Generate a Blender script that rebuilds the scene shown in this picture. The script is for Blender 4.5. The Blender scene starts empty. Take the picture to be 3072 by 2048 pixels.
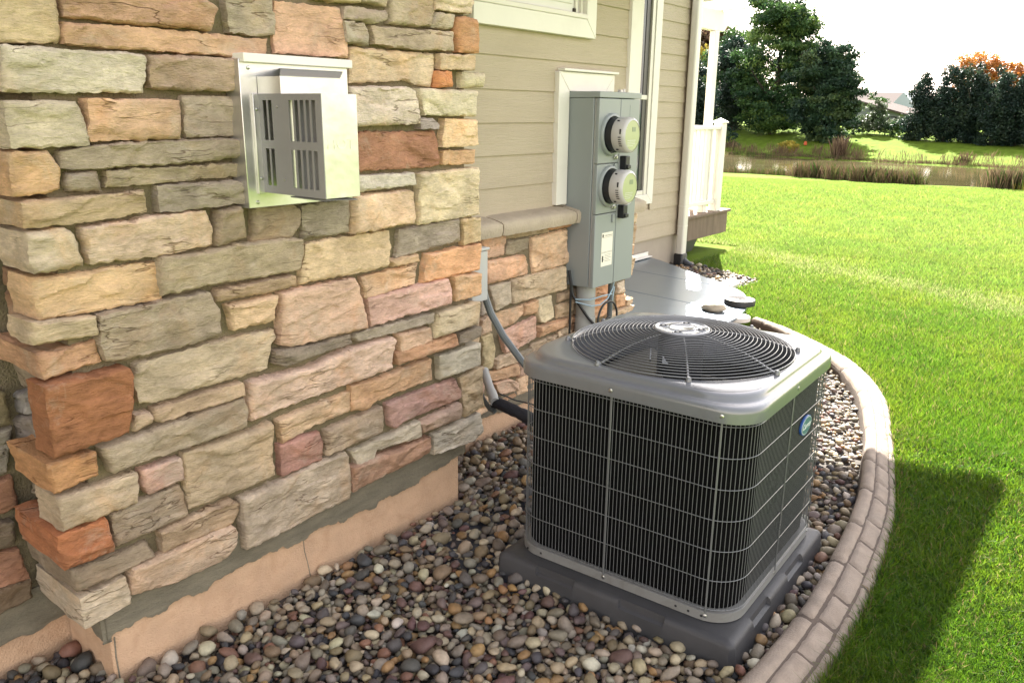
import bpy, bmesh, math, random
import numpy as np
from mathutils import Vector, Matrix, noise
random.seed(7)
rng = np.random.default_rng(7)
S = bpy.context.scene
COL = S.collection
R_ = math.radians

# ------------------------------------------------------------------ camera, sky, sun, exposure
CAM = np.array([0.0, 0.0, 1.66402])
cd = bpy.data.cameras.new('camera')
cam = bpy.data.objects.new('camera', cd)
COL.objects.link(cam)
RR = ((0.78580279, 0.61837691, 0.01113443), (0.17842798, -0.20942645, -0.96140731), (-0.59218024, 0.75746324, -0.27490363))
cam.matrix_world = Matrix(((RR[0][0], -RR[1][0], -RR[2][0], 0.0), (RR[0][1], -RR[1][1], -RR[2][1], 0.0),
                           (RR[0][2], -RR[1][2], -RR[2][2], CAM[2]), (0, 0, 0, 1)))
cd.sensor_width = 36.0
cd.lens = 2417.017 / 3072 * 36.0
cd.clip_end = 2000
cd.clip_start = 0.05
S.camera = cam

SUN_AZ = math.atan2(-0.45, 0.89)      # measured from +Y towards +X
SUN_EL = R_(40)
w = bpy.data.worlds.new('World')
S.world = w
w.use_nodes = True
nt = w.node_tree
bg = nt.nodes['Background']
sky = nt.nodes.new('ShaderNodeTexSky')
sky.sky_type = 'NISHITA'
sky.sun_disc = False
sky.sun_elevation = SUN_EL
sky.sun_rotation = SUN_AZ
sky.air_density = 2.4
sky.dust_density = 0.6
sky.ozone_density = 1.0
hz = nt.nodes.new('ShaderNodeHueSaturation')          # thin white haze over the whole sky
hz.inputs['Saturation'].default_value = 0.32
wm = nt.nodes.new('ShaderNodeVectorMath'); wm.operation = 'MULTIPLY'; wm.inputs[1].default_value = (1.045, 0.965, 0.97)
nt.links.new(sky.outputs['Color'], hz.inputs['Color'])
nt.links.new(hz.outputs['Color'], wm.inputs[0])
nt.links.new(wm.outputs['Vector'], bg.inputs['Color'])
bg.inputs['Strength'].default_value = 0.080
ld = bpy.data.lights.new('sun', 'SUN')
ld.energy = 5.0
ld.angle = R_(0.53)
ld.color = (1.0, 0.95, 0.86)
sun = bpy.data.objects.new('sun', ld)
COL.objects.link(sun)
sd = Vector((math.sin(SUN_AZ) * math.cos(SUN_EL), math.cos(SUN_AZ) * math.cos(SUN_EL), math.sin(SUN_EL)))
sun.rotation_euler = sd.to_track_quat('Z', 'Y').to_euler()
S.view_settings.view_transform = 'Standard'
S.view_settings.look = 'None'
S.view_settings.exposure = 2.75
S.view_settings.gamma = 1.0
S.view_settings.use_curve_mapping = False
S.cycles.max_bounces = 8
S.cycles.transparent_max_bounces = 8

# ------------------------------------------------------------------ helpers
def lin(c):
    return tuple((v / 12.92 if v <= 0.04045 else ((v + 0.055) / 1.055) ** 2.4) for v in c)

def srgb(r, g, b, k=1.0):
    return tuple(v * k for v in lin((r / 255, g / 255, b / 255)))

class MB:
    """collects vertices and faces for ONE mesh object"""
    def __init__(self):
        self.v = []; self.f = []
    def add(self, vs, fs):
        o = len(self.v); self.v += [tuple(p) for p in vs]; self.f += [tuple(i + o for i in f) for f in fs]
        return self
    def box(self, x0, x1, y0, y1, z0, z1):
        vs = [(x, y, z) for z in (z0, z1) for y in (y0, y1) for x in (x0, x1)]
        return self.add(vs, [(0, 2, 3, 1), (4, 5, 7, 6), (0, 1, 5, 4), (1, 3, 7, 5), (3, 2, 6, 7), (2, 0, 4, 6)])
    def tube(self, pts, r, n=8, caps=True, rs=None):
        pts = [Vector(p) for p in pts]
        vs = []; fs = []
        up = Vector((0, 0, 1))
        prev = None
        for i, p in enumerate(pts):
            d = (pts[min(i + 1, len(pts) - 1)] - pts[max(i - 1, 0)]).normalized()
            if prev is None:
                a = d.cross(up)
                if a.length < 1e-4: a = d.cross(Vector((1, 0, 0)))
            else:
                a = prev - d * prev.dot(d)
            a.normalize(); prev = a
            b = d.cross(a)
            rad = rs[i] if rs else r
            for k in range(n):
                t = 2 * math.pi * k / n
                vs.append(p + a * (rad * math.cos(t)) + b * (rad * math.sin(t)))
        for i in range(len(pts) - 1):
            for k in range(n):
                k2 = (k + 1) % n
                fs.append((i * n + k, i * n + k2, (i + 1) * n + k2, (i + 1) * n + k))
        if caps:
            fs.append(tuple(range(n))[::-1]); fs.append(tuple((len(pts) - 1) * n + k for k in range(n)))
        return self.add(vs, fs)
    def ring(self, c, R, r, n=64, m=5, zf=None):
        vs = []; fs = []
        for i in range(n):
            t = 2 * math.pi * i / n
            for k in range(m):
                q = 2 * math.pi * k / m
                rr = R + r * math.cos(q)
                vs.append((c[0] + rr * math.cos(t), c[1] + rr * math.sin(t), c[2] + r * math.sin(q)))
        for i in range(n):
            for k in range(m):
                i2 = (i + 1) % n; k2 = (k + 1) % m
                fs.append((i * m + k, i2 * m + k, i2 * m + k2, i * m + k2))
        return self.add(vs, fs)
    def prism(self, poly, z0, z1):
        n = len(poly)
        vs = [(x, y, z0) for x, y in poly] + [(x, y, z1) for x, y in poly]
        fs = [tuple(range(n))[::-1], tuple(range(n, 2 * n))] + [(i, (i + 1) % n, n + (i + 1) % n, n + i) for i in range(n)]
        return self.add(vs, fs)
    def loft(self, loops, cap0=False, cap1=False, closed=True):
        n = len(loops[0]); vs = []; fs = []
        for L in loops: vs += list(L)
        for i in range(len(loops) - 1):
            for k in range(n if closed else n - 1):
                k2 = (k + 1) % n
                fs.append((i * n + k, i * n + k2, (i + 1) * n + k2, (i + 1) * n + k))
        if cap0: fs.append(tuple(range(n))[::-1])
        if cap1: fs.append(tuple((len(loops) - 1) * n + k for k in range(n)))
        return self.add(vs, fs)
    def build(self, name, mat, parent=None, smooth=True, angle=35, bevel=0, seg=2, M=None):
        me = bpy.data.meshes.new(name)
        me.from_pydata(self.v, [], self.f)
        if M is not None: me.transform(M)
        me.materials.append(mat)
        o = bpy.data.objects.new(name, me)
        COL.objects.link(o)
        if parent is not None: o.parent = parent
        finish(me, smooth, angle)
        if bevel:
            b = o.modifiers.new('bevel', 'BEVEL'); b.width = bevel; b.segments = seg; b.limit_method = 'ANGLE'; b.angle_limit = R_(40)
            b.harden_normals = False
        return o

def finish(me, smooth=True, angle=35):
    bm = bmesh.new(); bm.from_mesh(me)
    bmesh.ops.recalc_face_normals(bm, faces=bm.faces)
    bm.to_mesh(me); bm.free()
    if smooth:
        me.polygons.foreach_set('use_smooth', np.ones(len(me.polygons), bool))
        if angle < 180: me.set_sharp_from_angle(angle=R_(angle))
    me.update()

def np_mesh(name, verts, faces, mat, parent=None, smooth=True, col=None, colname='tint'):
    """big meshes: faces an (n,k) int array; col an (nverts,3) array"""
    me = bpy.data.meshes.new(name)
    n, k = faces.shape
    me.vertices.add(len(verts)); me.vertices.foreach_set('co', verts.astype(np.float32).ravel())
    me.loops.add(n * k); me.loops.foreach_set('vertex_index', faces.astype(np.int32).ravel())
    me.polygons.add(n); me.polygons.foreach_set('loop_start', np.arange(0, n * k, k, dtype=np.int32))
    if smooth: me.polygons.foreach_set('use_smooth', np.ones(n, bool))
    if col is not None:
        a = me.attributes.new(colname, 'FLOAT_COLOR', 'POINT')
        c4 = np.ones((len(verts), 4), np.float32); c4[:, :3] = col
        a.data.foreach_set('color', c4.ravel())
    me.update(calc_edges=True)
    me.materials.append(mat)
    o = bpy.data.objects.new(name, me); COL.objects.link(o)
    if parent is not None: o.parent = parent
    return o

def tag(o, label=None, cat=None, group=None, kind=None):
    if label: o['label'] = label
    if cat: o['category'] = cat
    if group: o['group'] = group
    if kind: o['kind'] = kind
    return o

def thing(name, label, cat, loc=(0, 0, 0), rz=0.0, group=None):
    o = bpy.data.objects.new(name, None); COL.objects.link(o)
    o.empty_display_size = 0.2
    o.location = loc; o.rotation_euler = (0, 0, rz)
    return tag(o, label, cat, group)

def node(t, ty, **kw):
    n = t.nodes.new(ty)
    for k, v in kw.items():
        if hasattr(n, k): setattr(n, k, v)
        else: n.inputs[k].default_value = v
    return n

def mat(name, color, rough=0.6, metal=0.0, var=0.15, scale=6.0, bump=0.0, bscale=60.0, spec=0.5, stretch=(1, 1, 1), rvar=0.1, translucent=0.0, coat=0.0, coat_rough=0.1, grime=0.0, gscale=5.0, gcol=(.55, .48, .40), attr=None, objcol=False, detail=6):
    m = bpy.data.materials.new(name); m.use_nodes = True
    t = m.node_tree; b = t.nodes['Principled BSDF']; L = t.links.new
    tc = node(t, 'ShaderNodeTexCoord'); mp = node(t, 'ShaderNodeMapping'); mp.inputs['Scale'].default_value = stretch
    L(tc.outputs['Object'], mp.inputs['Vector'])
    nz = node(t, 'ShaderNodeTexNoise'); nz.inputs['Scale'].default_value = scale; nz.inputs['Detail'].default_value = detail; nz.inputs['Roughness'].default_value = 0.6
    L(mp.outputs['Vector'], nz.inputs['Vector'])
    mr = node(t, 'ShaderNodeMapRange'); mr.inputs['From Min'].default_value = 0.25; mr.inputs['From Max'].default_value = 0.75
    mr.inputs['To Min'].default_value = 1 - var; mr.inputs['To Max'].default_value = 1 + var
    L(nz.outputs['Fac'], mr.inputs['Value'])
    mx = node(t, 'ShaderNodeVectorMath', operation='SCALE')
    if attr:
        at = node(t, 'ShaderNodeAttribute'); at.attribute_name = attr
        L(at.outputs['Color'], mx.inputs[0])
    elif objcol:
        oi = node(t, 'ShaderNodeObjectInfo'); L(oi.outputs['Color'], mx.inputs[0])
    else:
        mx.inputs[0].default_value = color[:3]
    L(mr.outputs['Result'], mx.inputs['Scale'])
    if grime:                                            # blotches and runs of dirt with a shape of their own
        gn = node(t, 'ShaderNodeTexNoise'); gn.inputs['Scale'].default_value = gscale; gn.inputs['Detail'].default_value = 9; gn.inputs['Roughness'].default_value = .68; gn.inputs['Distortion'].default_value = .7
        L(tc.outputs['Object'], gn.inputs['Vector'])
        gr = node(t, 'ShaderNodeMapRange'); gr.inputs['From Min'].default_value = .48; gr.inputs['From Max'].default_value = .72; gr.inputs['To Max'].default_value = grime
        L(gn.outputs['Fac'], gr.inputs['Value'])
        gm = node(t, 'ShaderNodeMix', data_type='RGBA', blend_type='MULTIPLY'); L(mx.outputs['Vector'], gm.inputs[6]); gm.inputs[7].default_value = (*gcol, 1); L(gr.outputs[0], gm.inputs['Factor'])
        L(gm.outputs[2], b.inputs['Base Color'])
    else:
        L(mx.outputs['Vector'], b.inputs['Base Color'])
    b.inputs['Metallic'].default_value = metal
    b.inputs['Coat Weight'].default_value = coat; b.inputs['Coat Roughness'].default_value = coat_rough
    b.inputs['Specular IOR Level'].default_value = spec
    r2 = node(t, 'ShaderNodeMapRange'); r2.inputs['To Min'].default_value = max(0.02, rough - rvar); r2.inputs['To Max'].default_value = min(1, rough + rvar)
    L(nz.outputs['Fac'], r2.inputs['Value']); L(r2.outputs['Result'], b.inputs['Roughness'])
    if bump:
        n2 = node(t, 'ShaderNodeTexNoise'); n2.inputs['Scale'].default_value = bscale; n2.inputs['Detail'].default_value = 5
        L(mp.outputs['Vector'], n2.inputs['Vector'])
        bp = node(t, 'ShaderNodeBump'); bp.inputs['Strength'].default_value = bump; bp.inputs['Distance'].default_value = 0.01
        L(n2.outputs['Fac'], bp.inputs['Height']); L(bp.outputs['Normal'], b.inputs['Normal'])
    if translucent:
        tr = node(t, 'ShaderNodeBsdfTranslucent'); ms = node(t, 'ShaderNodeMixShader'); ms.inputs['Fac'].default_value = translucent
        L(mx.outputs['Vector'], tr.inputs['Color'])
        out = t.nodes['Material Output']
        L(b.outputs['BSDF'], ms.inputs[1]); L(tr.outputs['BSDF'], ms.inputs[2]); L(ms.outputs['Shader'], out.inputs['Surface'])
    return m

def stone_mat():
    m = bpy.data.materials.new('cultured_stone'); m.use_nodes = True
    t = m.node_tree; b = t.nodes['Principled BSDF']; L = t.links.new
    tc = node(t, 'ShaderNodeTexCoord'); oi = node(t, 'ShaderNodeObjectInfo')
    off = node(t, 'ShaderNodeVectorMath', operation='SCALE'); off.inputs[0].default_value = (37, 19, 53)
    L(oi.outputs['Random'], off.inputs['Scale'])
    ad = node(t, 'ShaderNodeVectorMath', operation='ADD'); L(tc.outputs['Object'], ad.inputs[0]); L(off.outputs['Vector'], ad.inputs[1])
    st = node(t, 'ShaderNodeMapping'); st.inputs['Scale'].default_value = (1, 1, 3.2); L(ad.outputs['Vector'], st.inputs['Vector'])
    def nz(vec, sc, det=6, rough=0.6, dist=0.0):
        n = node(t, 'ShaderNodeTexNoise'); n.inputs['Scale'].default_value = sc; n.inputs['Detail'].default_value = det
        n.inputs['Roughness'].default_value = rough; n.inputs['Distortion'].default_value = dist
        L(vec.outputs['Vector'], n.inputs['Vector']); return n
    big = nz(ad, 5.5, 4); streak = nz(st, 16, 8, 0.7, 0.6); fine = nz(st, 70, 5, 0.7); stain = nz(ad, 3.2, 5, 0.65, 1.2)
    def ramp(src, a, bb, c, d):
        r = node(t, 'ShaderNodeMapRange'); r.inputs['From Min'].default_value = a; r.inputs['From Max'].default_value = bb
        r.inputs['To Min'].default_value = c; r.inputs['To Max'].default_value = d; L(src.outputs[0], r.inputs['Value']); return r
    v1 = ramp(big, .3, .7, .76, 1.24); v2 = ramp(streak, .3, .72, .78, 1.22); v3 = ramp(fine, .3, .7, .86, 1.12)
    m1 = node(t, 'ShaderNodeMath', operation='MULTIPLY'); L(v1.outputs[0], m1.inputs[0]); L(v2.outputs[0], m1.inputs[1])
    m2 = node(t, 'ShaderNodeMath', operation='MULTIPLY'); L(m1.outputs[0], m2.inputs[0]); L(v3.outputs[0], m2.inputs[1])
    sc = node(t, 'ShaderNodeVectorMath', operation='SCALE'); L(oi.outputs['Color'], sc.inputs[0]); L(m2.outputs[0], sc.inputs['Scale'])
    # rusty and grey stains
    mixr = node(t, 'ShaderNodeMix', data_type='RGBA', blend_type='MULTIPLY'); L(sc.outputs['Vector'], mixr.inputs[6]); mixr.inputs[7].default_value = (1.03, .86, .70, 1)
    fs = ramp(stain, .52, .72, 0, .7); L(fs.outputs[0], mixr.inputs['Factor'])
    gst = nz(ad, 4.3, 5, .65, .8); fg = ramp(gst, .55, .75, 0, .6)
    mixg = node(t, 'ShaderNodeMix', data_type='RGBA', blend_type='MULTIPLY'); L(mixr.outputs[2], mixg.inputs[6]); mixg.inputs[7].default_value = (.66, .66, .67, 1); L(fg.outputs[0], mixg.inputs['Factor'])
    # pale limy patches
    pst = nz(ad, 6.1, 5, .7, .5); fp = ramp(pst, .54, .72, 0, .5)
    mixp = node(t, 'ShaderNodeMix', data_type='RGBA', blend_type='MIX'); L(mixg.outputs[2], mixp.inputs[6]); mixp.inputs[7].default_value = (.60, .51, .40, 1); L(fp.outputs[0], mixp.inputs['Factor'])
    # dark pits
    vo = node(t, 'ShaderNodeTexVoronoi'); vo.inputs['Scale'].default_value = 70; L(st.outputs['Vector'], vo.inputs['Vector'])
    pit = ramp(vo, .03, .11, .6, 0)
    mixd = node(t, 'ShaderNodeMix', data_type='RGBA', blend_type='MULTIPLY'); L(mixp.outputs[2], mixd.inputs[6]); mixd.inputs[7].default_value = (.45, .38, .3, 1); L(pit.outputs[0], mixd.inputs['Factor'])
    # thin bedding cracks: a narrow band of a stretched noise
    lv = node(t, 'ShaderNodeMapping'); lv.inputs['Scale'].default_value = (1, 1, 6.5); L(ad.outputs['Vector'], lv.inputs['Vector'])
    cr = nz(lv, 2.3, 4, .55, .15); ca = node(t, 'ShaderNodeMath', operation='SUBTRACT'); L(cr.outputs['Fac'], ca.inputs[0]); ca.inputs[1].default_value = .5
    cb_ = node(t, 'ShaderNodeMath', operation='ABSOLUTE'); L(ca.outputs[0], cb_.inputs[0]); cf = ramp(cb_, .0, .010, .7, 0)
    brk = nz(ad, 5, 2); bf = ramp(brk, .52, .6, 0, 1); cm = node(t, 'ShaderNodeMath', operation='MULTIPLY'); L(cf.outputs[0], cm.inputs[0]); L(bf.outputs[0], cm.inputs[1])
    mixc = node(t, 'ShaderNodeMix', data_type='RGBA', blend_type='MULTIPLY'); L(mixd.outputs[2], mixc.inputs[6]); mixc.inputs[7].default_value = (.34, .25, .17, 1); L(cm.outputs[0], mixc.inputs['Factor'])
    L(mixc.outputs[2], b.inputs['Base Color'])
    b.inputs['Roughness'].default_value = .9; b.inputs['Specular IOR Level'].default_value = .25
    hs0 = node(t, 'ShaderNodeMath', operation='MULTIPLY_ADD'); L(streak.outputs['Fac'], hs0.inputs[0]); hs0.inputs[1].default_value = 1.5; L(fine.outputs['Fac'], hs0.inputs[2])
    hs = node(t, 'ShaderNodeMath', operation='MULTIPLY_ADD'); L(cm.outputs[0], hs.inputs[0]); hs.inputs[1].default_value = -1.0; L(hs0.outputs[0], hs.inputs[2])
    bp = node(t, 'ShaderNodeBump'); bp.inputs['Strength'].default_value = .9; bp.inputs['Distance'].default_value = .010
    L(hs.outputs[0], bp.inputs['Height']); L(bp.outputs['Normal'], b.inputs['Normal'])
    return m

def grille_badge_text(body, size, loc, rot, m, parent, name='lettering', shear=0.0, ext=0.0006):
    c = bpy.data.curves.new(name, 'FONT'); c.body = body; c.size = size; c.align_x = 'CENTER'; c.align_y = 'CENTER'; c.shear = shear; c.extrude = ext
    c.resolution_u = 4
    c.materials.append(m)
    tmp = bpy.data.objects.new(name, c); COL.objects.link(tmp)
    me = bpy.data.meshes.new_from_object(tmp.evaluated_get(bpy.context.evaluated_depsgraph_get()))
    bpy.data.objects.remove(tmp)
    if not me.materials: me.materials.append(m)
    o = bpy.data.objects.new(name, me); COL.objects.link(o); o.location = loc; o.rotation_euler = rot
    if parent is not None: o.parent = parent
    return o

M = {}
M['stone'] = stone_mat()
M['mortar'] = mat('mortar', srgb(150, 136, 108, .58), .95, var=.3, scale=14, bump=.9, bscale=160)
M['mortar_edge'] = mat('mortar_edge', srgb(156, 148, 128, .62), .95, var=.3, scale=7, bump=.7, bscale=90, stretch=(1, 1, 4))
M['footing'] = mat('footing', srgb(226, 189, 155, .74), .9, var=.13, scale=9, bump=.6, bscale=170, detail=12, grime=.45, gscale=11, gcol=(.66, .56, .46))
M['siding'] = mat('siding', srgb(206, 191, 168, .74), .65, var=.06, scale=3, bump=.5, bscale=30, stretch=(1, .5, 11), grime=.16, gscale=2.2)
M['white'] = mat('white_trim', (.74, .715, .66), .5, var=.05, scale=3, grime=.12, gscale=4)
M['vinyl'] = mat('white_vinyl', (.68, .65, .59), .4, var=.03, scale=3)
M['blind'] = mat('window_blind', (.74, .72, .70), .6, var=.03)
M['galv'] = mat('galvanized', (.62, .61, .60), .34, metal=.86, var=.18, scale=9, bump=.06, bscale=30, rvar=.14)
M['galv_d'] = mat('galvanized_grey', (.27, .265, .27), .5, metal=.35, var=.08, scale=5)
M['dark'] = mat('dark_cavity', (.015, .015, .016), .8, var=.1)
M['ac'] = mat('ac_paint', (.120, .126, .138), .35, var=.04, scale=4, bump=.03, bscale=250, rvar=.05, coat=1.0, coat_rough=.16, grime=.25, gscale=7)
M['ac_pan'] = mat('ac_pan_paint', (.18, .18, .175), .4, var=.06, grime=.4, gscale=16)
M['wire'] = mat('grille_wire', (.12, .125, .13), .3, var=.03, spec=.5, coat=.5, coat_rough=.15)
M['coil'] = mat('coil_fins', (.004, .004, .0045), .9, var=.2, scale=30, spec=.05)
M['hub'] = mat('hub_plate', (.26, .27, .29), .25, var=.04, coat=1.0, coat_rough=.1)
M['fan'] = mat('fan_blade', (.16, .15, .13), .5, metal=.3, var=.1)
M['pad'] = mat('pad_plastic', (.044, .044, .047), .5, var=.15, scale=8, bump=.12, bscale=300, spec=.4, grime=.35, gscale=9, gcol=(.7, .66, .6))
M['screw'] = mat('screw_head', (.45, .45, .45), .35, metal=1)
M['meterbox'] = mat('meter_enamel', srgb(160, 168, 168, .70), .42, var=.03, scale=3)
M['mglass'] = mat('meter_collar', (.48, .47, .46), .3, var=.03)
M['mface'] = mat('meter_face', (.36, .38, .25), .25, var=.05, coat=1.0, coat_rough=.05)
M['lcd'] = mat('meter_lcd', (.20, .24, .16), .25)
M['black'] = mat('black_plastic', (.012, .013, .016), .45, var=.2)
M['ink'] = mat('black_ink', (.03, .03, .03), .7)
M['paper'] = mat('label_paper', (.74, .72, .62), .6, var=.03)
M['pvc'] = mat('pvc_grey', (.36, .37, .36), .45, var=.05)
M['pvcw'] = mat('pvc_white', (.42, .43, .43), .4, var=.05)
M['conduit'] = mat('grey_conduit', (.10, .115, .12), .45, var=.1)
M['foam'] = mat('foam_insulation', (.012, .014, .022), .6, var=.5, scale=30, bump=.5, bscale=50)
M['bluewire'] = mat('blue_wire', (.30, .42, .50), .4)
M['glass'] = mat('window_glass', (.045, .06, .075), .04, var=.5, scale=9, bump=.3, bscale=5, spec=.35, rvar=.01, stretch=(1, 1, .25))
M['cover'] = mat('cover_sheet', (.19, .24, .30), .32, metal=.7, var=.06, scale=1.5, bump=.04, bscale=9, rvar=.05, coat=.35, coat_rough=.22, grime=.3, gscale=2.5, gcol=(.75, .75, .75))
M['curb'] = mat('curb_concrete', srgb(178, 161, 145, .56), .85, var=.22, scale=14, bump=.5, bscale=180, grime=.4, gscale=9)
M['curb_joint'] = mat('curb_joint', srgb(118, 102, 90, .5), .9, var=.2, scale=14, bump=.4, bscale=120)  # same concrete as the blocks, darkened: shade in the grooves put into the colour
M['foundation'] = mat('foundation', srgb(190, 178, 162, .7), .9, var=.08, scale=5, bump=.2, bscale=90)
M['soil'] = mat('soil', (.055, .045, .038), .9, var=.5, scale=22, bump=.8, bscale=90)
M['fabric'] = mat('weed_fabric', (.02, .024, .035), .4, var=.3, scale=30, bump=.6, bscale=25)
M['pebble'] = mat('pebbles', None, .62, var=.28, scale=45, bump=.25, bscale=220, attr='tint', spec=.4, rvar=.2)
M['grass'] = mat('grass_blades', None, .4, var=.12, scale=2, attr='tint', translucent=.62, spec=.35)
M['lawn'] = mat('lawn', (.095, .145, .018), .9, var=.35, scale=2.3, bump=.5, bscale=30, stretch=(1, .45, 1), spec=.02, detail=9)
M['leaf'] = mat('leaves', None, .55, var=.2, scale=.8, attr='tint', translucent=.3, spec=.3)
M['reed'] = mat('dry_reeds', None, .7, var=.2, scale=2, attr='tint', translucent=.25, spec=.2)
M['bark'] = mat('bark', (.045, .036, .028), .9, var=.4, scale=8, bump=.8, bscale=12)
M['deckwood'] = mat('deck_wood', (.16, .115, .085), .8, var=.35, scale=4, bump=.4, bscale=30, stretch=(6, 6, .5))
M['slab'] = mat('pale_slab', (.55, .52, .47), .85, var=.1, bump=.3)
M['wallfar'] = mat('far_siding', (.16, .18, .185), .7, var=.06, scale=1)
M['wallfarw'] = mat('far_white', (.30, .34, .38), .7, var=.04, scale=1)
M['rooffar'] = mat('far_shingles', (.075, .06, .056), .95, var=.15, scale=3, spec=.05)
M['orange'] = mat('orange_plastic', (.42, .075, .02), .6)
M['sash_dark'] = mat('dark_sash', (.05, .05, .05), .4)
M['badge_b'] = mat('badge_blue', (.02, .07, .24), .3)
M['badge_g'] = mat('badge_field', (.06, .14, .16), .35)
M['badge_w'] = mat('badge_white', (.75, .78, .75), .35)
M['water'] = mat('pond_water', (.075, .065, .028), .04, var=.1, scale=.25, bump=.05, bscale=1.1, spec=.5, stretch=(1, 3, 1))
M['rooftile'] = mat('roof_shingle', (.09, .08, .07), .9, var=.2)
M['brass'] = mat('cap_stone', srgb(205, 190, 168, .66), .85, var=.14, scale=8, bump=.5, bscale=90)
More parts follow.
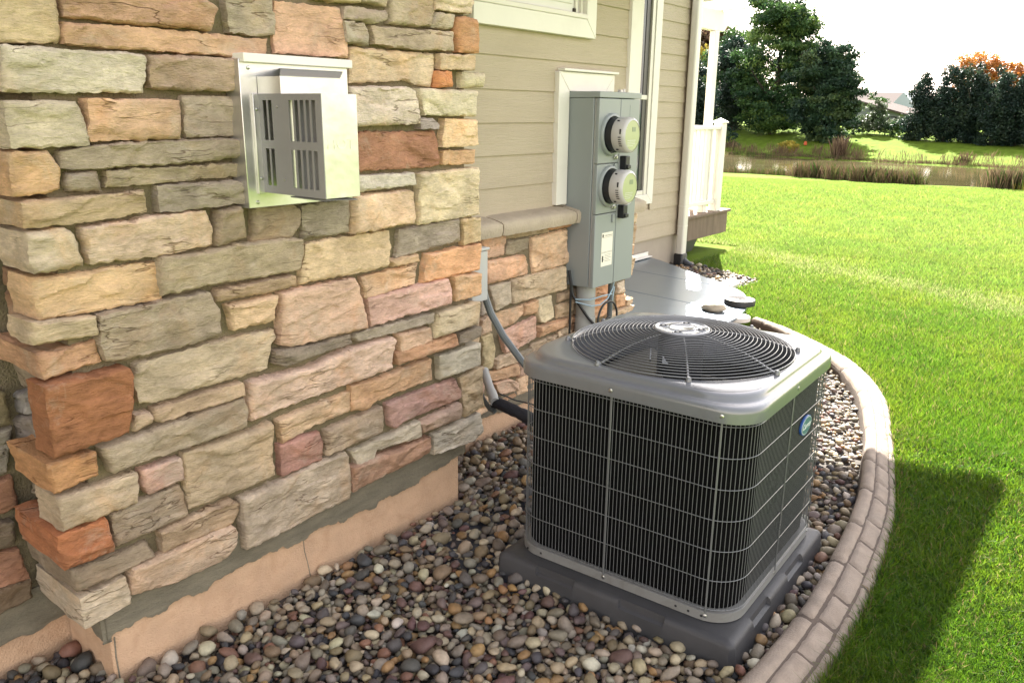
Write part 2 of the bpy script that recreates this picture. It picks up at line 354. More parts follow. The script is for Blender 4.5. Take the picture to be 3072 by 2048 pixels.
STONES = [
(1,-2171,280,(203,176,130),[834,1907,973,1922,973,1880,974,1827,963,1810,828,1808]),
(0,-2157,0,(186,140,106),[982,1920,1350,1959,1377,1945,1402,1934,1380,1872,1156,1871,983,1874]),
(0,-2171,0,(172,155,128),[1435,1971,1598,1988,1598,1943,1608,1939,1603,1878,1554,1870,1442,1872,1437,1914]),
(0,-2165,0,(206,158,112),[979,1862,1145,1864,1386,1865,1542,1861,1573,1866,1564,1821,1472,1806,1138,1808,1037,1808,975,1811,974,1844]),
(1,-2157,200,(206,192,164),[823,1798,877,1800,956,1799,1133,1799,1170,1794,1174,1779,1172,1741,1160,1714,1160,1698,1120,1697,958,1695,817,1694]),
(0,-2153,0,(186,156,126),[1180,1796,1270,1799,1461,1800,1462,1756,1457,1712,1285,1709,1186,1713,1181,1729,1182,1771]),
(1,-2157,130,(196,180,146),[816,1673,981,1675,988,1658,993,1642,999,1605,1002,1601,1001,1567,920,1565,862,1563,814,1564,811,1584]),
(0,-2157,0,(214,168,124),[1006,1682,1118,1681,1257,1682,1260,1661,1261,1601,1258,1578,1106,1577,1005,1576,1004,1604]),
(0,-2177,0,(176,156,131),[1281,1693,1472,1696,1470,1665,1459,1589,1445,1584,1281,1580,1275,1600,1282,1668]),
(0,-2161,0,(166,148,119),[931,1554,999,1564,1107,1573,1260,1574,1351,1576,1433,1575,1449,1568,1444,1522,1321,1513,1199,1510,1100,1511,1026,1505,950,1508,923,1512,925,1533]),
(1,-2165,280,(218,168,108),[812,1556,899,1557,908,1536,921,1514,922,1491,917,1462,888,1453,805,1450,807,1509]),
(0,-2171,0,(158,142,119),[939,1497,1014,1501,1018,1477,1025,1447,978,1448,941,1453,934,1473]),
(0,-2171,0,(164,145,113),[1038,1500,1104,1502,1274,1502,1431,1505,1454,1494,1456,1465,1269,1461,1098,1458,1033,1457,1038,1477]),
(1,-2153,200,(192,163,120),[812,1437,921,1440,1087,1442,1127,1448,1132,1426,1131,1386,1079,1380,933,1373,814,1373,811,1410]),
(0,-2157,0,(163,147,122),[1174,1454,1423,1453,1442,1448,1442,1388,1305,1383,1232,1381,1169,1381,1170,1412]),
(1,-2157,200,(202,181,147),[818,1361,911,1366,933,1346,938,1324,944,1275,945,1262,824,1258,815,1292]),
(0,-2161,0,(212,181,147),[953,1360,1082,1365,1203,1375,1309,1374,1320,1344,1329,1314,1326,1273,1190,1260,1069,1259,966,1262,963,1287,956,1332]),
(0,-2153,0,(155,135,105),[1349,1372,1430,1378,1435,1342,1438,1281,1335,1267,1339,1314]),
(0,-2171,0,(160,139,110),[1476,1362,1503,1368,1619,1368,1654,1347,1653,1301,1621,1260,1494,1260,1467,1260,1474,1298]),
(0,-2171,0,(160,146,121),[1664,1359,1855,1364,1860,1315,1856,1252,1663,1248,1664,1305]),
(0,-2153,0,(178,158,122),[1155,1256,1289,1253,1402,1264,1597,1260,1649,1251,1651,1207,1633,1152,1472,1150,1307,1154,1148,1147,1146,1200,1148,1238]),
(0,-2171,0,(208,178,128),[1673,1230,1771,1236,2042,1238,2045,1176,2034,1119,2022,1108,1917,1102,1785,1104,1650,1102,1632,1099,1646,1144,1665,1194]),
(0,-2157,0,(184,152,112),[1332,1134,1473,1137,1601,1139,1612,1101,1470,1095,1320,1097,1321,1116]),
(0,-2161,0,(212,175,126),[1358,1079,1535,1083,1526,1037,1517,1000,1464,997,1371,997,1365,1035]),
(0,-2153,0,(165,146,117),[966,1124,1049,1126,1146,1132,1294,1134,1303,1114,1321,1071,1327,997,1234,985,1031,985,972,994,961,1046]),
(1,-2177,160,(208,168,114),[825,1245,905,1242,1075,1244,1157,1243,1162,1195,1156,1135,1062,1133,825,1134,821,1194]),
(1,-2153,159,(196,172,132),[797,1138,956,1126,957,1073,796,1077]),
(1,-2177,300,(208,153,103),[806,1049,959,1054,967,992,813,979]),
(0,-2171,0,(190,168,131),[1054,961,1190,969,1300,973,1417,974,1520,970,1525,940,1505,922,1486,847,1458,846,1345,843,1203,843,1165,835,1097,837,1053,846,1045,901]),
(0,-2157,0,(206,166,131),[1554,1086,1862,1090,1879,1056,1905,955,1915,897,1572,902,1531,917,1544,1001]),
(0,-2177,0,(205,166,122),[1906,1085,2054,1090,2202,1094,2186,1056,2176,1018,1924,1005,1910,1005]),
(0,-2165,0,(210,172,118),[2040,1129,2198,1130,2201,1103,2053,1101]),
(0,-2177,0,(156,141,119),[2100,1235,2435,1243,2444,1151,2079,1127,2095,1185]),
(2,-2165,0,(196,172,122),[2446,1243,2556,1239,2560,1142,2455,1133]),
(2,-2161,0,(226,162,98),[2236,1125,2556,1129,2556,1020,2378,1016,2214,1015,2221,1068]),
(2,-2157,0,(216,168,108),[2380,1017,2551,1004,2562,909,2399,909]),
(0,-2153,0,(206,161,136),[1922,1003,2346,1012,2363,967,2354,910,2260,910,2109,908,1925,900]),
(0,-2161,0,(160,146,121),[1847,883,1904,890,2268,886,2263,846,2070,849,1902,852,1848,859]),
(0,-2153,0,(142,127,103),[1510,899,1665,888,1828,891,1836,856,1674,852,1542,838,1505,855]),
(0,-2161,0,(206,171,142),[1411,817,1448,818,1648,809,1797,834,1901,834,2038,836,2052,820,2033,711,1894,703,1605,697,1485,690,1437,684,1409,684,1401,732]),
(0,-2161,0,(202,162,122),[2073,838,2248,829,2256,772,2079,765]),
(0,-2153,0,(187,137,88),[2054,765,2393,773,2397,725,2058,720]),
(2,-2157,0,(190,171,127),[2273,886,2547,886,2547,783,2262,782]),
(2,-2161,0,(140,126,101),[2416,767,2556,773,2556,726,2412,720]),
(2,-2171,0,(192,182,152),[2294,698,2564,695,2564,594,2302,594]),
(0,-2165,0,(192,147,98),[1833,692,1957,686,2243,702,2247,611,1950,602,1902,579,1828,594]),
(0,-2177,0,(178,134,117),[2008,574,2403,572,2440,505,2440,473,2090,471,2053,455,2021,474]),
(2,-2177,0,(191,166,121),[2441,565,2582,577,2589,392,2461,381]),
(0,-2171,0,(202,167,122),[1512,655,1829,670,1828,596,1635,589,1519,569]),
(0,-2161,0,(176,151,117),[1707,557,1975,573,1982,522,1966,471,1701,463]),
(0,-2171,0,(181,127,106),[1508,567,1684,558,1698,514,1689,450,1509,450]),
(0,-2165,0,(181,167,137),[1814,439,2179,450,2177,384,1941,405,1916,366,1845,372]),
(0,-2153,0,(176,146,121),[2176,440,2413,464,2419,392,2190,395]),
(2,-2161,0,(192,182,157),[2257,364,2552,374,2564,289,2504,261,2255,276]),
(0,-2153,0,(176,131,96),[1808,380,2230,367,2221,294,1806,280]),
(0,-2165,0,(186,161,121),[1168,653,1305,650,1437,651,1479,661,1487,647,1475,561,1480,467,1420,462,1274,459,1166,464,1165,526,1161,620]),
(0,-2161,0,(181,161,131),[1342,434,1415,432,1551,440,1786,450,1805,424,1799,403,1809,348,1803,251,1647,256,1536,248,1344,246,1342,340]),
(0,-2157,0,(182,152,112),[1090,821,1270,825,1384,825,1388,794,1385,781,1215,779,1108,774,1085,781]),
(0,-2161,0,(190,160,125),[1030,820,1074,817,1086,798,1082,776,1026,768,1020,775]),
(0,-2157,0,(171,151,119),[924,752,1005,755,1186,766,1383,772,1394,735,1386,674,1290,671,1149,673,996,673,951,667]),
(1,-2135,116,(168,102,46),[796,970,1021,967,1031,948,1022,864,998,780,796,773]),
(1,-2157,255,(194,134,66),[784,751,910,750,907,682,791,664]),
(1,-2157,146,(191,166,127),[796,648,1015,649,1021,625,1006,554,795,553]),
(0,-2161,0,(190,146,122),[1031,648,1153,645,1159,598,1163,568,1046,563,1028,596]),
(1,-2157,280,(178,104,44),[777,544,914,541,924,467,921,435,784,438]),
(0,-2171,0,(156,136,107),[932,542,1016,550,1149,552,1166,464,1163,441,929,439]),
(0,-2165,0,(176,146,107),[1063,433,1315,440,1340,418,1334,384,1312,351,1066,364]),
(0,-2153,0,(197,167,132),[966,350,1140,357,1304,350,1314,324,1308,296,1260,251,1100,244,952,273]),
(1,-2177,300,(151,131,101),[810,416,1027,414,1048,356,814,346]),
(1,-2165,300,(197,177,142),[815,329,946,339,952,283,947,248,817,228]),
(0,-2157,0,(176,156,131),[1869,1984,2052,1988,2055,1958,2005,1943,1860,1945]),
(0,-2153,0,(180,160,130),[1947,2024,2060,2036,2055,2000,1943,2006]),
(0,-2153,0,(196,170,130),[1748,2007,1940,2026,1936,2001,1896,1997,1753,1996]),
(0,-2171,0,(176,156,126),[2083,2040,2304,2062,2309,2032,2284,1962,2275,1954,2077,1948]),
(2,-2153,0,(216,191,157),[2288,2059,2511,2080,2505,2050,2492,2043,2492,2018,2401,2014,2289,2012]),
(0,-2165,0,(186,171,147),[2302,2006,2401,2006,2404,1963,2376,1955,2280,1953]),
(2,-2157,0,(202,142,84),[2420,2001,2481,2007,2524,1999,2534,1943,2530,1878,2423,1876,2414,1958]),
(0,-2157,0,(181,159,127),[1986,1934,2252,1940,2391,1944,2385,1876,2162,1871,1996,1877]),
(0,-2157,0,(181,166,141),[1859,1939,1952,1939,1969,1909,1967,1871,1871,1875]),
(0,-2177,0,(213,186,147),[1893,1862,1968,1862,2303,1864,2303,1805,2286,1745,2203,1755,2148,1766,2039,1755,1887,1747,1893,1800]),
(2,-2153,0,(201,171,127),[2307,1864,2511,1870,2505,1813,2312,1808]),
(0,-2153,0,(222,138,64),[2294,1802,2380,1804,2385,1750,2302,1747]),
(2,-2171,0,(211,196,152),[2447,1805,2583,1804,2585,1754,2447,1747]),
(0,-2153,0,(216,196,172),[1868,1737,2057,1739,2137,1741,2173,1727,2193,1685,2194,1669,2203,1614,2091,1611,1933,1610,1902,1607,1858,1613]),
(2,-2157,0,(216,201,162),[2200,1738,2530,1737,2525,1642,2232,1644,2211,1691]),
(0,-2165,0,(166,151,141),[2217,1635,2276,1635,2312,1610,2302,1594,2213,1595]),
(2,-2165,0,(223,186,132),[2344,1633,2539,1628,2547,1532,2464,1526,2323,1527]),
(0,-2177,0,(178,118,79),[1903,1589,2306,1587,2318,1554,2325,1461,2284,1456,1947,1455,1895,1454]),
(2,-2177,0,(216,167,112),[2336,1512,2538,1513,2538,1459,2457,1454,2340,1464]),
(0,-2161,0,(196,186,162),[1894,1442,2178,1439,2183,1396,2049,1392,1960,1388,1891,1388]),
(0,-2153,0,(221,186,142),[1870,1376,2150,1377,2168,1369,2168,1255,2036,1250,1863,1246]),
(2,-2161,0,(213,193,147),[2202,1434,2540,1442,2549,1251,2190,1243]),
(0,-2177,0,(222,171,132),[1613,1975,1854,1978,1866,1953,1883,1878,1887,1829,1603,1825,1601,1871]),
(3,-2525,0,(215,170,130),[2993,1070,3176,1062,3157,962,3026,963,2990,1041]),
(3,-2537,0,(182,158,114),[3201,1077,3560,1082,3561,1034,3195,1035]),
(3,-2521,0,(217,153,85),[3538,1089,3752,1088,3762,1054,3738,1042,3550,1046]),
(3,-2531,0,(150,136,107),[3191,1026,3384,1025,3386,963,3268,952,3178,959]),
(3,-2537,0,(225,185,136),[3398,1023,3733,1032,3751,922,3775,871,3765,830,3424,825,3403,929]),
(3,-2525,0,(220,167,118),[3026,946,3339,939,3366,882,3360,834,3029,832]),
(3,-2521,0,(196,179,147),[3041,818,3222,815,3231,699,3095,684]),
(3,-2521,0,(205,180,137),[3226,821,3721,823,3728,693,3239,693]),
(3,-2537,0,(186,156,117),[3673,671,3808,673,3815,624,3667,621]),
(3,-2537,0,(215,171,122),[3115,664,3347,671,3355,633,3255,583,3150,573]),
(3,-2517,0,(215,167,112),[3335,672,3451,679,3454,604,3344,608]),
(3,-2517,0,(220,200,152),[3460,679,3572,684,3606,551,3522,538,3491,545,3459,603]),
(3,-2537,0,(196,166,122),[3652,607,3828,612,3830,514,3663,529]),
(3,-2521,0,(220,172,142),[3144,550,3441,587,3456,465,3280,438,3180,442]),
(3,-2513,0,(215,163,110),[3470,521,3789,518,3796,470,3575,470,3469,464]),
(3,-2517,0,(200,171,131),[3182,429,3283,434,3284,358,3100,369,3106,419]),
(3,-2525,0,(215,167,114),[3008,365,3295,349,3296,287,3103,302,3008,338]),
(3,-2517,0,(215,172,132),[3087,292,3228,281,3279,251,3288,201,3136,218]),
(3,-2525,0,(196,176,122),[2983,570,3074,566,3102,469,3082,378,3008,374,2991,542]),
(3,-2517,0,(215,181,142),[2975,660,3053,668,3072,579,2973,576]),
(3,-2531,0,(166,152,132),[2988,753,3037,764,3054,685,2988,676]),
(3,-2537,0,(216,157,108),[3990,648,4227,640,4259,561,4010,562]),
(3,-2525,0,(226,167,112),[3992,557,4234,556,4247,474,4122,450,3989,465]),
(3,-2537,0,(206,187,157),[4313,629,4414,635,4414,556,4319,562]),
(3,-2537,0,(222,165,105),[4320,553,4418,548,4420,473,4327,468]),
(4,-2467,0,(170,116,80),[690,413,782,393,795,288,672,294]),
(4,-2447,0,(122,100,70),[665,296,796,288,789,228,653,217]),
(4,-2447,0,(128,112,86),[696,503,777,488,772,418,684,420]),
(4,-2467,0,(160,108,72),[721,623,797,623,801,576,802,525,703,504]),
(4,-2461,0,(155,144,124),[741,771,820,769,809,718,784,643,721,643]),
(4,-2451,0,(120,108,72),[756,893,809,884,810,787,740,787]),
(5,845,0,(140,134,128),[-2559,849,-2413,883,-2420,813,-2532,797]),
(5,837,0,(142,130,116),[-2513,792,-2388,808,-2376,724,-2512,716]),
(5,845,0,(150,140,124),[-2578,572,-2501,579,-2486,481,-2596,450]),
(0,-2159,0,(170,150,120),[1332,2172,1833,2172,1837,2060,1328,2055]),
(0,-2159,0,(200,155,110),[801,2183,1305,2178,1299,2057,792,2053]),
(0,-2159,0,(170,150,120),[1311,2290,1817,2290,1817,2179,1316,2186]),
(0,-2175,0,(190,140,95),[792,2263,1307,2265,1309,2185,795,2192]),
(0,-2165,0,(206,180,140),[795,2344,1302,2341,1307,2272,796,2271]),
(0,-2175,0,(205,165,135),[1850,2200,2239,2206,2242,2051,1851,2052]),
(0,-2175,0,(212,175,128),[1830,2324,2202,2317,2209,2217,1826,2211]),
(0,-2165,0,(170,150,120),[1310,2396,1822,2401,1814,2294,1312,2296]),
(0,-2159,0,(196,165,122),[795,2475,1301,2474,1305,2355,791,2350]),
(0,-2175,0,(212,175,128),[793,2562,1306,2559,1308,2481,794,2483]),
(0,-2159,0,(196,165,122),[1833,2460,2339,2458,2343,2328,1833,2332]),
(0,-2175,0,(200,155,110),[1316,2477,1771,2482,1772,2410,1322,2408]),
(0,-2165,0,(212,175,128),[1781,2576,2289,2578,2290,2469,1783,2467]),
(0,-2159,0,(190,140,95),[1320,2579,1638,2582,1631,2489,1323,2490]),
(0,-2165,0,(200,155,110),[2300,2549,2526,2553,2523,2469,2301,2464]),
(0,-2159,0,(190,140,95),[2253,2218,2531,2217,2524,2087,2250,2089]),
(0,-2175,0,(206,180,140),[2215,2307,2525,2306,2530,2228,2216,2227]),
(0,-2165,0,(212,175,128),[2350,2382,2526,2381,2526,2320,2352,2314]),
(0,-2175,0,(200,155,110),[797,2609,1306,2612,1309,2573,796,2566]),
(0,-2165,0,(212,175,128),[2355,2423,2525,2423,2526,2394,2351,2394]),
(0,-2159,0,(158,142,115),[1646,2548,1779,2554,1774,2488,1644,2495]),
(0,-2165,0,(190,140,95),[2298,2614,2527,2610,2531,2560,2301,2559]),
(3,-2534,0,(206,180,140),[4068,782,4497,779,4499,656,4067,652]),
(3,-2519,0,(158,142,115),[3788,877,4219,875,4217,797,3786,792]),
(3,-2525,0,(212,175,128),[2600,245,3031,238,3032,153,2599,155]),
(3,-2534,0,(212,175,128),[3300,258,3735,261,3734,158,3294,162]),
(3,-2534,0,(205,165,135),[2593,316,3025,309,3027,252,2598,249]),
(3,-2534,0,(190,140,95),[4283,855,4502,854,4499,792,4284,787]),
(3,-2534,0,(205,165,135),[3746,257,4175,258,4177,156,3739,151]),
(3,-2525,0,(170,150,120),[2595,406,3005,408,2998,328,2599,331]),
(3,-2534,0,(205,165,135),[3308,352,3659,347,3661,263,3306,263]),
(3,-2519,0,(200,155,110),[3674,334,4106,336,4105,272,3676,273]),
(3,-2525,0,(196,165,122),[4187,231,4503,235,4504,160,4189,160]),
(3,-2534,0,(205,165,135),[2596,522,2986,514,2983,421,2596,419]),
(3,-2519,0,(200,155,110),[4182,335,4504,329,4506,245,4179,244]),
(3,-2525,0,(206,180,140),[2594,659,2971,661,2970,532,2595,532]),
(3,-2525,0,(180,155,120),[2595,757,2873,751,2879,665,2595,671]),
(3,-2519,0,(170,150,120),[3779,998,4213,997,4209,882,3777,885]),
(3,-2525,0,(206,180,140),[3665,408,3999,402,4003,342,3668,344]),
(3,-2525,0,(170,150,120),[3831,677,3982,678,3987,617,3829,615]),
(3,-2519,0,(212,175,128),[2673,875,3004,878,3003,766,2664,763]),
(3,-2534,0,(158,142,115),[2597,984,3008,992,3011,886,2601,889]),
(3,-2534,0,(158,142,115),[3735,755,4068,751,4069,693,3737,693]),
(3,-2525,0,(200,155,110),[4011,414,4449,410,4452,350,4016,350]),
(3,-2519,0,(200,155,110),[3777,1100,4204,1096,4212,1002,3775,1003]),
(3,-2525,0,(180,155,120),[4221,985,4497,983,4501,863,4226,860]),
(3,-2534,0,(180,155,120),[3413,432,3664,438,3657,358,3417,355]),
(3,-2534,0,(158,142,115),[2601,1104,2926,1098,2933,996,2597,1001]),
(3,-2525,0,(206,180,140),[4217,1051,4504,1054,4505,987,4216,990]),
(3,-2519,0,(190,140,95),[3804,470,3980,468,3986,407,3800,414]),
(3,-2519,0,(206,180,140),[4202,457,4499,462,4496,422,4200,427]),
(3,-2534,0,(190,140,95),[4219,1098,4502,1103,4507,1065,4220,1063]),
(3,-2525,0,(190,140,95),[3804,512,3984,512,3985,477,3796,479]),
(3,-2525,0,(206,180,140),[3672,455,3791,458,3797,424,3671,421]),
(3,-2525,0,(196,165,122),[3837,577,3986,579,3988,524,3839,523]),
(3,-2534,0,(180,155,120),[2886,713,2979,717,2982,665,2889,670]),
(3,-2534,0,(200,155,110),[3041,189,3288,187,3288,162,3038,162]),
(3,-2534,0,(158,142,115),[3290,400,3416,406,3414,365,3290,362]),
(3,-2519,0,(196,165,122),[4426,508,4503,510,4503,475,4425,470]),
(4,-2455,0,(171,126,85),[-900,305,-361,306,-353,213,-905,218]),
(4,-2455,0,(180,139,99),[-495,1049,41,1046,39,981,-496,976]),
(4,-2465,0,(184,148,121),[-759,960,-209,956,-212,856,-756,852]),
(4,-2455,0,(142,127,103),[99,669,650,671,647,549,102,551]),
(4,-2449,0,(185,162,126),[-898,1098,-497,1100,-498,969,-899,962]),
(4,-2449,0,(184,148,121),[-900,458,-364,463,-366,317,-904,318]),
(4,-2455,0,(180,139,99),[-208,766,333,773,334,679,-211,681]),
(4,-2449,0,(190,157,115),[-341,288,200,292,202,215,-338,223]),
(4,-2449,0,(171,126,85),[-893,1281,-350,1285,-354,1212,-888,1210]),
(4,-2455,0,(184,148,121),[-901,1418,-357,1420,-361,1288,-902,1290]),
(4,-2455,0,(180,139,99),[-204,884,341,884,347,782,-203,784]),
(4,-2455,0,(171,126,85),[-484,1161,55,1157,60,1061,-489,1058]),
(4,-2465,0,(176,148,109),[-248,1271,294,1268,296,1163,-249,1162]),
(4,-2455,0,(162,139,108),[-902,588,-364,587,-361,471,-906,475]),
(4,-2455,0,(185,162,126),[-157,1417,382,1423,387,1277,-157,1277]),
(4,-2449,0,(153,135,108),[-903,1533,-365,1528,-358,1424,-906,1431]),
(4,-2465,0,(185,162,126),[-343,1562,159,1563,158,1421,-347,1425]),
(4,-2449,0,(190,157,115),[-906,1647,-357,1656,-355,1537,-903,1543]),
(4,-2455,0,(190,157,115),[-899,1775,-388,1774,-391,1656,-900,1656]),
(4,-2465,0,(171,126,85),[-900,1932,-359,1937,-353,1789,-907,1786]),
(4,-2449,0,(184,148,121),[169,1545,709,1547,710,1427,165,1430]),
(4,-2465,0,(176,148,109),[-350,1711,193,1710,195,1566,-349,1575]),
(4,-2455,0,(190,157,115),[55,1035,594,1037,592,895,54,894]),
(4,-2455,0,(185,162,126),[-899,685,-355,686,-355,598,-898,593]),
(4,-2455,0,(176,148,109),[-897,2074,-513,2071,-515,1936,-905,1940]),
(4,-2449,0,(153,135,108),[-336,1825,203,1826,201,1716,-345,1723]),
(4,-2455,0,(153,135,108),[-496,2050,43,2043,41,1950,-504,1947]),
(4,-2465,0,(153,135,108),[198,1634,739,1643,738,1551,197,1557]),
(4,-2449,0,(142,127,103),[-354,394,0,395,-1,294,-354,297]),
(4,-2449,0,(162,139,108),[-145,2136,394,2136,395,2054,-149,2052]),
(4,-2465,0,(180,139,99),[62,1143,609,1145,605,1050,64,1046]),
(4,-2455,0,(162,139,108),[357,824,716,829,720,681,357,679]),
(4,-2465,0,(176,148,109),[-349,494,188,501,188,399,-352,400]),
(4,-2449,0,(176,148,109),[393,1279,806,1276,804,1148,394,1152]),
(4,-2465,0,(153,135,108),[209,1766,586,1766,591,1643,215,1646]),
(4,-2455,0,(171,126,85),[211,313,647,313,649,224,206,224]),
(4,-2455,0,(190,157,115),[-909,2186,-361,2187,-359,2085,-908,2077]),
(4,-2465,0,(162,139,108),[49,1961,599,1961,598,1839,48,1833]),
(4,-2455,0,(153,135,108),[-905,817,-363,818,-358,695,-900,700]),
(4,-2465,0,(142,127,103),[-349,2218,191,2221,190,2146,-349,2146]),
(4,-2465,0,(171,126,85),[196,405,668,402,671,320,199,322]),
(4,-2465,0,(142,127,103),[56,2048,595,2047,596,1976,55,1972]),
(4,-2455,0,(184,148,121),[397,2182,797,2183,802,2057,401,2059]),
(4,-2449,0,(142,127,103),[-350,1910,40,1911,37,1836,-348,1833]),
(4,-2449,0,(171,126,85),[198,528,679,527,677,406,197,414]),
(4,-2449,0,(142,127,103),[-346,644,99,647,97,507,-345,503]),
(5,845,0,(142,127,103),[-2465,2005,-2148,2005,-2139,1934,-2459,1939]),
(5,845,0,(176,148,109),[-2461,2125,-2143,2122,-2147,2016,-2460,2013]),
(5,835,0,(153,135,108),[-2463,2232,-2145,2232,-2145,2132,-2463,2135]),
(5,851,0,(171,126,85),[-2466,1168,-2331,1164,-2329,1064,-2463,1065]),
(5,845,0,(153,135,108),[-2469,970,-2281,962,-2281,898,-2467,889]),
(5,835,0,(142,127,103),[-2459,621,-2322,624,-2314,554,-2462,558]),
(5,835,0,(190,157,115),[-2456,1634,-2294,1638,-2296,1564,-2458,1569]),
(5,851,0,(142,127,103),[-2464,1707,-2368,1707,-2370,1646,-2463,1651]),
(5,851,0,(171,126,85),[-2460,1236,-2324,1240,-2327,1179,-2463,1182]),
(5,845,0,(176,148,109),[-2462,2282,-2147,2287,-2145,2240,-2457,2241]),
(5,851,0,(142,127,103),[-2462,1292,-2365,1290,-2362,1249,-2458,1245]),
(5,851,0,(162,139,108),[-2463,1347,-2370,1347,-2367,1305,-2462,1296]),
(5,845,0,(180,139,99),[-2462,1762,-2367,1761,-2365,1718,-2456,1719]),
(5,851,0,(180,139,99),[-2467,1387,-2364,1393,-2365,1359,-2465,1353]),
(5,851,0,(162,139,108),[-2373,802,-2288,795,-2289,760,-2373,761]),
(5,845,0,(153,135,108),[-2410,851,-2288,846,-2288,815,-2406,818]),
(5,851,0,(180,139,99),[-2467,1442,-2366,1446,-2360,1402,-2468,1401]),
]

# ------------------------------------------------------------------ house
house = thing('house', 'tan lap-sided house with a stone clad chimney chase and stone wainscot', 'house', (-3.2, 2, 0))
HI = Matrix.Translation((3.2, -2, 0))          # children are written in world metres; the house stands at (-3.2, 2)
def hb(mb, name, m, parent, **k):
    return mb.build(name, m, parent, M=HI if parent is house else None, **k)

# chase core, wall cores
core = MB().box(-2.50, -2.2025, .895, 2.49, .20, 3.2)
chase = hb(core, 'chimney_wall', M['mortar'], house)
left_core = MB().box(-2.9, -2.492, -2.0, .90, .12, 3.2)
lwall = hb(left_core, 'stone_wall', M['mortar'], house)
main_core = MB().box(-4.6, -2.5525, .90, 4.43, .165, 1.14).box(-4.6, -2.60, .90, 4.50, 1.14, 2.66)
mwall = hb(main_core, 'side_wall', M['mortar'], house)
bwall = hb(MB().box(-7.5, -4.175, 4.43, 8.50, .34, 2.95), 'rear_wall', M['siding'], house)
hb(MB().box(-7.5, -4.19, 4.43, 8.47, -.2, .34), 'foundation', M['foundation'], house)

def ragged(mbuild, p0, p1, z0s, ztop, n, axis, off, th, amp, seed):
    """mortar band with an uneven, torn lower edge: a thin slab on a vertical plane"""
    rr = random.Random(seed)
    front = []; lows = []
    z = 0; nxt = 0; cur = 0
    for i in range(n + 1):
        t = i / n
        a = p0 + (p1 - p0) * t
        base = np.interp(t, np.linspace(0, 1, len(z0s)), z0s)
        if i >= nxt:
            cur = rr.uniform(-amp, amp) * (1.7 if rr.random() < .18 else 1); nxt = i + rr.randint(3, 14)
        z = z * .4 + cur * .6 + rr.uniform(-.003, .003)
        lows.append((a, base + z))
    vs = []; fs = []
    for a, zl in lows:
        for q, zz in ((off, ztop), (off + th * .9, ztop), (off + th, zl + .012), (off + th * .7, zl), (off, zl + .001)):
            vs.append((q, a, zz) if axis == 'x' else (a, q, zz))
    for i in range(n):
        for k in range(4):
            fs.append((i * 5 + k, i * 5 + k + 1, (i + 1) * 5 + k + 1, (i + 1) * 5 + k))
    mbuild.add(vs, fs)
foot = MB().box(-2.49, -2.205, .892, 2.445, -.15, .26)
fo = hb(foot, 'footing', M['footing'], house, bevel=.006)
hb(MB().box(-2.9, -2.498, -2.0, .90, -.15, .18), 'footing', M['footing'], house)
hb(MB().box(-4.0, -2.555, 2.4, 4.40, -.15, .17), 'footing', M['footing'], house)
band = MB()
ragged(band, .868, 2.475, (.143, .152, .16, .165, .16, .158, .18, .20), .30, 230, 'x', -2.206, .012, .013, 1)
ragged(band, -2.5, -2.19, (.12, .13, .13), .30, 30, 'y', .893, -.013, .011, 2)
hb(band, 'mortar_band', M['mortar_edge'], house)
band = MB(); ragged(band, -2.0, .885, (.1, .1, .1, .1), .24, 200, 'x', -2.499, .018, .016, 3)
hb(band, 'mortar_band', M['mortar_edge'], house)
band = MB(); ragged(band, 2.5, 4.42, (.12, .115, .105, .1, .1), .20, 150, 'x', -2.557, .016, .011, 4)
hb(band, 'mortar_band', M['mortar_edge'], house)
# hairline cracks in the footing parging (thin raised/recessed threads)
crk = MB()
crk.tube([(-2.2045, .905, .14), (-2.2045, .902, .07), (-2.2045, .905, -.02)], .0025, 5)
hb(crk, 'crack', M['mortar_edge'], house); crk = MB()
crk.tube([(-2.2045, 1.60, .165), (-2.2045, 1.602, .11), (-2.2045, 1.612, .06), (-2.2045, 1.622, -.01)], .0018, 5)
hb(crk, 'crack', M['mortar_edge'], house)

# ---- stones
def resample(P, n):
    P = np.asarray(P, float)
    d = np.r_[0, np.cumsum(np.hypot(*np.diff(P, axis=0).T))]
    if d[-1] == 0: return np.repeat(P[:1], n + 1, 0)
    t = np.linspace(0, d[-1], n + 1)
    return np.c_[np.interp(t, d, P[:, 0]), np.interp(t, d, P[:, 1])]

def sstep(x):
    x = min(1.0, max(0.0, x)); return x * x * (3 - 2 * x)

